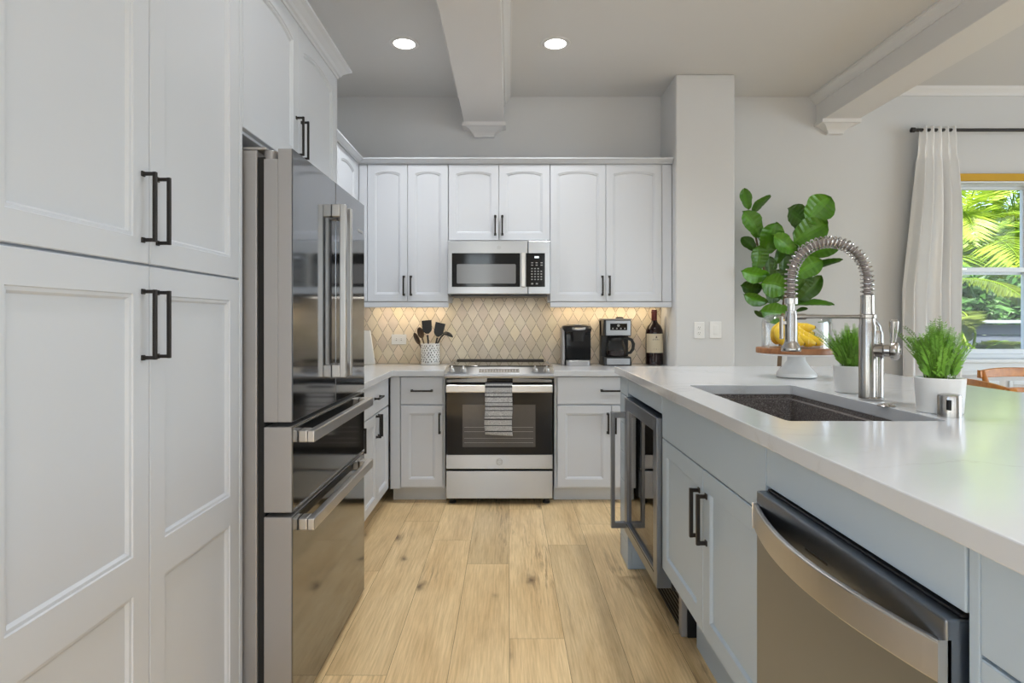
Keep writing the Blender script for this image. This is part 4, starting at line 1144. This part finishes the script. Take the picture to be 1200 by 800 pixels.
# ------------------------------------------------------------------ potted ferns
def fern(label, x, y, rpot, hpot, height, spread, seed, nf=85):
    rr_ = random.Random(seed)
    o = thing('potted_fern', label, 'potted plant', (x, y, IT+.0003), 0, None)
    MB().lathe([(rpot*.86, 0), (rpot*.90, .002), (rpot, hpot-.002), (rpot-.002, hpot), (rpot-.006, hpot-.003), (rpot-.008, hpot-.018), (.001, hpot-.016)], 48).build('pot', 'ceramic', o, smooth=True)
    MB().lathe([(.001, hpot-.012), (rpot-.008, hpot-.014), (rpot-.009, hpot-.02), (.001, hpot-.02)], 24).build('soil', 'soil', o, smooth=True)
    mb = MB(); st = MB()
    for k in range(nf):
        a = rr_.uniform(0, 2*PI); e = rr_.random()**.7
        ln = height*rr_.uniform(.72, 1.02)*(1.12-.28*e); lean = spread*e
        if k < 3: a = PI+rr_.uniform(-.35, .35); lean = spread*1.7; ln = height*.95
        d = Vector((math.cos(a), math.sin(a), 0)); b0 = d*(rpot*.55*e)
        pts = []; n = 13
        for i in range(n+1):
            u = i/n; pts.append(b0+d*(lean*u**1.6)+Vector((0, 0, hpot-.014+ln*(u-.10*u*u*e))))
        sh = rr_.uniform(.65, 1.2); 
        st.tube([pts[0], pts[4], pts[8], pts[n]], [.0011, .0009, .0007, .0003], 4)
        side = Vector((-d.y, d.x, 0)); side = (side*math.cos(rr_.uniform(-.9, .9))+d*math.sin(rr_.uniform(-.9, .9))).normalized()
        for i in range(2, n+1):
            for h in (0, .5):
                if i == n and h: continue
                q = pts[i].lerp(pts[min(n, i+1)], h); u = (i+h)/n
                tg = (pts[min(i+1, n)]-pts[i-1]).normalized()
                wl = height*.20*(1-u*.70)*rr_.uniform(.8, 1.15)
                for s in (-1, 1):
                    dr = (side*s*.80+tg*.62+Vector((rr_.uniform(-.15, .15), rr_.uniform(-.15, .15), rr_.uniform(-.1, .15)))).normalized()
                    wv = tg.cross(dr).cross(dr).normalized()*wl*.14
                    mb.tone = (sh*rr_.uniform(.85, 1.15),)*3
                    md = q+dr*wl*.5; mb.add([q, md+wv, q+dr*wl, md-wv], [(0, 1, 2, 3)])
    mb.build('fronds', 'fern', o); st.tone = None; sto = st
    sto.t = [(.6, .6, .6)]*len(sto.f); sto.build('stems', 'fern', o)
fern('small fern in a white pot behind the faucet', 1.192, 2.08, .056, .092, .150, .070, 4)
fern('small fern in a white pot right of the faucet', 1.173, 1.625, .059, .095, .158, .048, 9)

# ------------------------------------------------------------------ cake stand, cloche and bananas
KX, KY = 1.262, 2.62
o = thing('cake_stand', 'white pedestal cake stand with wooden top holding bananas', 'cake stand', (KX, KY, IT+.0003))
MB().lathe([(.001, .004), (.076, 0), (.082, .004), (.082, .012), (.074, .026), (.052, .050), (.038, .072), (.036, .090), (.045, .098), (.001, .098)], 48).build('pedestal', 'ceramic', o, smooth=True)
MB().lathe([(.001, .0985), (.150, .0985), (.160, .102), (.162, .105), (.001, .105)], 56).build('plate', 'ceramic', o, smooth=True)
MB().lathe([(.001, .1055), (.162, .1055), (.165, .108), (.165, .126), (.163, .129), (.001, .129)], 56).build('board', 'acacia', o, smooth=True)
ZB = IT+.1305
o = thing('glass_cloche', 'clear glass dome covering the bananas on the cake stand', 'cake dome', (KX, KY, ZB))
pr = [(.1415, 0), (.1415, .105), (.138, .122), (.129, .135), (.115, .143), (.09, .146), (.001, .147)]
inn = [(.001, .1435), (.089, .1425), (.113, .1395), (.127, .132), (.1355, .121), (.1388, .105), (.1388, 0)]
MB().lathe(pr+inn, 64, close=True).build('dome', 'glass', o, smooth=True)
bn = thing('banana_bunch', 'bunch of ripe yellow bananas under the glass dome', 'bananas', (KX, KY, ZB+.001))
def banana(p0, p1, p2, r=.0175):
    n = 18; pts = []; rad = []
    P0, P1, P2 = Vector(p0), Vector(p1), Vector(p2)
    for i in range(n+1):
        u = i/n; pts.append(P0*(1-u)**2+P1*2*u*(1-u)+P2*u*u)
        rad.append(r*(.32+.68*min(1, max(0, (u-.10)/.22)))*(1 if u < .8 else max(.30, 1-((u-.8)/.2)**1.8*.75)))
    b = MB().tube(pts, rad, 10).build('banana', 'banana', bn, smooth=True)
    MB().tube([pts[-1], pts[-1]+(pts[-1]-pts[-2]).normalized()*.004], [r*.32, r*.22], 10).build('tip', 'banana_tip', b, smooth=True)
ST = Vector((-.055, -.010, .128))
for p1, p2 in (((-.125, -.03, .03), (-.055, -.085, .019)), ((-.095, -.075, .035), (-.015, -.098, .019)), ((-.050, -.08, .028), (.035, -.095, .019)), ((-.020, -.065, .036), (.085, -.078, .020)),
               ((-.03, .0, .07), (.066, -.03, .088)), ((.0, .03, .05), (.075, -.005, .060)), ((-.10, .05, .04), (-.03, .085, .020))):
    banana(ST, p1, p2, .0225)
MB().tube([ST+Vector((.004, -.004, -.014)), ST, ST+Vector((-.004, .008, .012)), ST+Vector((-.006, .012, .016))], [.014, .013, .009, .008], 10).build('crown_stem', 'banana_tip', bn, smooth=True)

# ------------------------------------------------------------------ fiddle leaf fig against the far wall
FG = thing('fiddle_leaf_fig', 'tall fiddle leaf fig plant by the wall behind the island', 'house plant', (1.98, 4.34, 0))
O_ = Vector((1.98, 4.34, 0))
MB().lathe([(.11, 0), (.13, .004), (.155, .30), (.150, .303), (.143, .29), (.001, .288)], 40).build('pot', 'ceramic', FG, smooth=True)
MB().lathe([(.001, .293), (.140, .291), (.140, .288), (.001, .288)], 28).build('soil', 'soil', FG, smooth=True)
def FP(zx, zy, dy): return at(860+zx*.225, 210+zy*.225, 4.34+dy)-O_
tk = MB(); r0 = Vector((0, 0, .285))
crown_b = FP(250, 760, 0)
tk.tube([r0, Vector((-.02, 0, .6)), Vector((-.015, 0, .9)), crown_b, FP(262, 640, 0), FP(300, 480, .0), FP(350, 340, 0), FP(380, 215, -.02)], [.017, .016, .015, .013, .012, .010, .008, .005], 10)
tk.tube([crown_b, FP(200, 640, .05), FP(160, 480, .05), FP(120, 330, .03), FP(85, 165, 0)], [.012, .010, .009, .007, .004], 10)
tk.build('trunk', 'bark', FG, smooth=True)
lv = MB()
def leaf(bx, by, tx, ty, wz, dy0, dy1, tilt=0.0, shade=1.0, curl=.12):
    b = FP(bx, by, dy0); t = FP(tx, ty, dy1); d = t-b; Ln = d.length; dn = d.normalized()
    view = Vector((.35, -1, .15)).normalized(); s = dn.cross(view).normalized(); nn_ = s.cross(dn).normalized()
    s2 = (s*math.cos(tilt)+nn_*math.sin(tilt)).normalized(); n2 = s2.cross(dn).normalized()
    if n2.dot(view) < 0: n2 = -n2
    Wd = wz*.225/F_PX*4.34*1.36; nu, nv = 14, 8; vs = []; fs = []
    sg = 1 if (bx+ty) % 2 else -1
    for i in range(nu+1):
        u = i/nu
        # violin outline: narrow waist, broad rounded tip
        prof_ = (math.sin(PI*min(1, u**.82))**.62)*(.62+.46*u)*(1-.10*math.exp(-((u-.36)/.10)**2))
        prof_ = max(prof_, .015)*.5*Wd*1.05
        arch = -curl*Ln*(u-.15)**2+curl*.3*Ln*u
        for k in range(nv+1):
            v = -1+2*k/nv
            wave = .035*Wd*math.sin(u*9+v*2.2)*abs(v)+.13*Wd*abs(v)**1.3-.012*Wd*math.cos(u*44)*abs(v)
            vs.append(b+dn*(Ln*u)+s2*(v*prof_)+n2*(arch+wave)+s2*(sg*.05*Ln*math.sin(PI*u)))
    for i in range(nu):
        for k in range(nv):
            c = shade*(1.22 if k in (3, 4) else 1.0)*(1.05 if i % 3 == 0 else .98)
            lv.tone = (c, c, c); lv.add([vs[i*(nv+1)+k], vs[i*(nv+1)+k+1], vs[(i+1)*(nv+1)+k+1], vs[(i+1)*(nv+1)+k]], [(0, 1, 2, 3)])
    return b, t
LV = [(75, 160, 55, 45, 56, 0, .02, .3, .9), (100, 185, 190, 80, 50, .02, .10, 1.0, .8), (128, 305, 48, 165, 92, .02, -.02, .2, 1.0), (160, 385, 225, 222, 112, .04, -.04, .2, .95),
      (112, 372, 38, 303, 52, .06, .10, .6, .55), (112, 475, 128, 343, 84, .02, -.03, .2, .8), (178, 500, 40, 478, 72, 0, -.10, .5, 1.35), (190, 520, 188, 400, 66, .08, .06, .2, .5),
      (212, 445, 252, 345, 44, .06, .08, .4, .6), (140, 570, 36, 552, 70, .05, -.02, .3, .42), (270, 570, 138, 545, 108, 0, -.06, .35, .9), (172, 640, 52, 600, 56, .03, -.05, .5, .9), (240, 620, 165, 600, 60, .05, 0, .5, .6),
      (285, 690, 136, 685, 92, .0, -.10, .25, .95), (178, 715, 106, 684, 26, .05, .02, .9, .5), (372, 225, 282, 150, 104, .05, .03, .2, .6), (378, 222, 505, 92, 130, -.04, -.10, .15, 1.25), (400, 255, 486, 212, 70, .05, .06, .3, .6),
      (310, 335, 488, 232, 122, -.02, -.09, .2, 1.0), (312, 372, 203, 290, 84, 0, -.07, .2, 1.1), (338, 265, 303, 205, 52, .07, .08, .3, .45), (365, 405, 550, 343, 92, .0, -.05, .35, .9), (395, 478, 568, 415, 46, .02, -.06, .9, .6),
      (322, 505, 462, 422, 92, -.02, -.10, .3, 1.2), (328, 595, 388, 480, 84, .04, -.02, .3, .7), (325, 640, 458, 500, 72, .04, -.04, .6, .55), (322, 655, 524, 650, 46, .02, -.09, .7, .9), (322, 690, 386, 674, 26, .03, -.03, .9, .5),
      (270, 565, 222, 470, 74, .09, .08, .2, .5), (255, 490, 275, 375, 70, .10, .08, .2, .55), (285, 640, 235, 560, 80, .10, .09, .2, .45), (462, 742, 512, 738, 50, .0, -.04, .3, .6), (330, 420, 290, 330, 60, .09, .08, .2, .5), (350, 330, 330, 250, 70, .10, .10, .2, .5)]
pet = lv; lv.tone = (1.1, 1.1, .9)
for q in LV:
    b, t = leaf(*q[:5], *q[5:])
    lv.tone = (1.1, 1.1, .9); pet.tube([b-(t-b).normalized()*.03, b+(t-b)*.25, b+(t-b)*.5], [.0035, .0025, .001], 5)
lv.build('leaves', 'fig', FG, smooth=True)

# ------------------------------------------------------------------ curtain, rod, shade
YR = 4.62
rod = thing('curtain_rod', 'black curtain rod above the window on the right', 'curtain rod', (3.14, YR, 2.73))
MB().cyl((0, 0, 0), (3.0, 0, 0), .0125, 20).build('pole', 'bronze', rod, smooth=True)
MB().tube([(-.028, 0, 0), (-.026, 0, 0), (-.002, 0, 0), (.004, 0, 0)], [.012, .019, .019, .014], 20).build('end_cap', 'bronze', rod, smooth=True)
MB().box(.19, .21, 0, WB-YR-.001, -.008, .008).box(.18, .22, WB-YR-.006, WB-YR-.001, -.03, .03).build('bracket', 'bronze', rod, bevel=.002)
cv = MB(); nx, nz = 120, 50; vs = []
zt, zb_ = 2.755, .02
for j in range(nz+1):
    u = j/nz; z = zt+(zb_-zt)*u
    xl = 3.175-.125*min(1, u*2.2)**1.2; xr = 3.452+.03*u+.03*min(1, u*4)
    for i in range(nx+1):
        s = i/nx
        amp = .016+.026*min(1, u*5); ph = s*2*PI*5.0
        y = amp*math.sin(ph+.5*math.sin(u*3))+.012*math.sin(ph*2.3+u*4)*min(1, u*3)
        x = xl+(xr-xl)*s+.012*math.sin(ph*.7+u*3)*min(1, u*3)
        if .05 < u < .085: y *= .55
        vs.append((x-3.14, y-.008, z-zb_))
cv.add(vs, [(j*(nx+1)+i, j*(nx+1)+i+1, (j+1)*(nx+1)+i+1, (j+1)*(nx+1)+i) for j in range(nz) for i in range(nx)])
cu = cv.build('curtain', 'linen', None, smooth=True, loc=(3.14, YR, zb_), solid=.002)
tag(cu, 'white linen curtain gathered beside the window', 'curtain')
sh = thing('roller_shade', 'ochre roller shade rolled up at the top of the window', 'window shade', (3.535, WB-.035, 2.352))
MB().box(0, 1.35, -.02, .02, .0, .058).build('rolled_cloth', 'ochre', sh, bevel=.006, seg=3)
MB().box(0.0, 1.35, -.012, .012, -.014, -.001).build('bottom_bar', 'vinyl', sh, bevel=.003)

# ------------------------------------------------------------------ dining chairs behind the island
def chair(label, loc, rz):
    # local: seat faces -y, crest at y=+.20
    c = thing('dining_chair', label, 'chair', loc, rz, 'cherry wood dining chairs')
    MB().prism([(-.22, -.22), (.22, -.22), (.20, .20), (-.20, .20)], .435, .46).build('seat', 'cherry', c, bevel=.008, seg=3)
    for s in (-1, 1):
        MB().tube([(s*.20, -.19, .002), (s*.20, -.19, .435)], [.015, .02], 10).build('leg', 'cherry', c, smooth=True)
        MB().tube([(s*.195, .24, .002), (s*.19, .195, .44), (s*.20, .215, .70), (s*.225, .27, .925)], [.016, .02, .018, .017], 10).build('rear_post', 'cherry', c, smooth=True)
    def rail(z, h, th, w, yb, bow, name):
        n = 16; vs = []
        for i in range(n+1):
            u = -1+2*i/n; y = yb+bow*(1-u*u); hh = h*(1-.25*abs(u)**3)
            for dy, dz in ((-th, -hh), (-th*.6, hh), (th*.9, hh*1.05), (th, -hh*.9)): vs.append((u*w, y+dy, z+dz-.012*u*u))
        fs = [(i*4+k, i*4+(k+1) % 4, (i+1)*4+(k+1) % 4, (i+1)*4+k) for i in range(n) for k in range(4)]+[(0, 1, 2, 3), (n*4+3, n*4+2, n*4+1, n*4)]
        MB().add(vs, fs).build(name, 'cherry', c, bevel=.004)
    rail(.915, .030, .013, .255, .262, .035, 'crest_rail')
    rail(.80, .016, .008, .20, .238, .03, 'back_slat'); rail(.70, .016, .008, .195, .215, .03, 'back_slat'); rail(.60, .016, .008, .19, .20, .03, 'back_slat')
    for s in (-1, 1): MB().cyl((s*.198, -.18, .20), (s*.193, .215, .20), .009, 10).build('stretcher', 'cherry', c, smooth=True)
    MB().box(-.19, .19, -.20, -.17, .38, .434).build('seat_rail', 'cherry', c, bevel=.003)
    return c
chair('cherry wood chair nearest the island edge, crest seen end on', (2.75, 3.06, 0), math.radians(76))
chair('cherry wood chair farther back, crest facing the island end', (3.36, 3.68, 0), math.radians(0))

# ------------------------------------------------------------------ garden outside the window
struct(MB().box(-6, 16, WB+.16, 24, -.3, -.05).build('ground', 'ground'))
fe = thing('garden_fence', 'grey board fence with pale cap outside the window', 'fence', (5.4, 7.6, -.05))
b_ = MB()
for i in range(9): b_.box(-2.6, 2.6, 0, .05, .02+i*.138, .150+i*.138)
b_.build('boards', 'fence', fe, bevel=.004)
MB().box(-2.65, 2.65, -.08, .13, 1.27, 1.31).build('cap_rail', 'cap', fe, bevel=.004)
bx_ = thing('utility_box', 'pale grey box fixed on the garden fence', 'box', (6.16, 7.57, .78))
MB().box(-.07, .07, -.06, .028, 0, .22).build('case', 'box', bx_, bevel=.006)
MB().box(-.062, .062, -.066, -.060, .012, .208).build('lid', 'box', bx_, bevel=.003)
def palm(label, x, y, n, ln, h0, seed, tk=1.0):
    r_ = random.Random(seed)
    o = thing('palm', label, 'palm', (x, y, -.05), 0, None)
    mb = MB(); st = MB()
    for k in range(n):
        a = r_.uniform(0, 2*PI); el = r_.uniform(.25, 1.25); L_ = ln*r_.uniform(.75, 1.1)
        d = Vector((math.cos(a), math.sin(a), 0)); b = Vector((r_.uniform(-.2, .2), r_.uniform(-.2, .2), r_.uniform(.2, 1)*h0))
        pts = []; m = 22
        st.tube([(b.x*.5, b.y*.5, 0), (b.x*.6, b.y*.6, b.z*.6), b], [.022, .018, .012], 6)
        for i in range(m+1):
            u = i/m; pts.append(b+d*(L_*math.cos(el)*u*(1-.15*u))+Vector((0, 0, L_*(math.sin(el)*u-.55*u*u))))
        st.tube([pts[i] for i in range(0, m+1, 2)], [.012*(1-.07*i) for i in range(m//2+1)], 5)
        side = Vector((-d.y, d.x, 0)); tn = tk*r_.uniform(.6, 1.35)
        for i in range(3, m+1):
            tg = (pts[min(i+1, m)]-pts[i-1]).normalized(); w_ = L_*.30*math.sin(PI*(.12+.80*i/m))
            for s in (-1, 1):
                for h in (0, .5):
                    q = pts[i]+(pts[min(i+1, m)]-pts[i])*h
                    dr = (side*s*.85+tg*.6+Vector((0, 0, -.12+r_.uniform(-.1, .1)))).normalized(); up = tg.cross(dr).normalized()
                    wv = up.cross(dr)*.020
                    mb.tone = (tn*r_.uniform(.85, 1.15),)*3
                    mb.add([q, q+dr*w_*.45+wv, q+dr*w_+Vector((0, 0, -.1*w_)), q+dr*w_*.45-wv], [(0, 1, 2, 3)])
    mb.build('fronds', 'palm', o); st.t = [(.8, .9, .5)]*len(st.f); st.build('stems', 'palm', o)
palm('low palm with drooping fronds close to the left edge of the window', 4.75, 6.3, 16, 1.05, 1.7, 1, .42)  # low tone factor puts the shade on these fronds into their colour
palm('tall yellow green palm beyond the fence, farthest left through the window', 6.6, 11.6, 64, 2.6, 3.6, 3)
palm('tall yellow green palm beyond the fence, middle one through the window', 8.3, 10.9, 64, 2.5, 3.2, 2)
palm('tall yellow green palm beyond the fence, farthest right through the window', 10.0, 11.9, 64, 2.6, 3.6, 5)
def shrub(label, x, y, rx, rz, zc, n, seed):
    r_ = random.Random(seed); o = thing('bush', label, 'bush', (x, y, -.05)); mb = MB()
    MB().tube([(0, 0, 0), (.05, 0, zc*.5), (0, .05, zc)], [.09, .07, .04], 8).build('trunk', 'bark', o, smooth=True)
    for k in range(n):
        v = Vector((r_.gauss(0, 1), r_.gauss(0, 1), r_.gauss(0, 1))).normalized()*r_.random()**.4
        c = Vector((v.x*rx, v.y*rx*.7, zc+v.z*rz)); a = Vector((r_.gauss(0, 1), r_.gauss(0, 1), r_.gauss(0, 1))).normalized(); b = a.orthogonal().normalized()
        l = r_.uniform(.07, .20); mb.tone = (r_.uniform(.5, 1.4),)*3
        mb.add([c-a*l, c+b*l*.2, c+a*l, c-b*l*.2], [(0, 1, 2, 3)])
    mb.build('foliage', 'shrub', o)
shrub('shaded dark green bush behind the garden fence, left of the two', 6.25, 8.85, 1.0, 1.05, 1.2, 5500, 21)
shrub('shaded dark green bush behind the garden fence, right of the two', 8.2, 8.95, 1.0, 1.05, 1.2, 5500, 22)
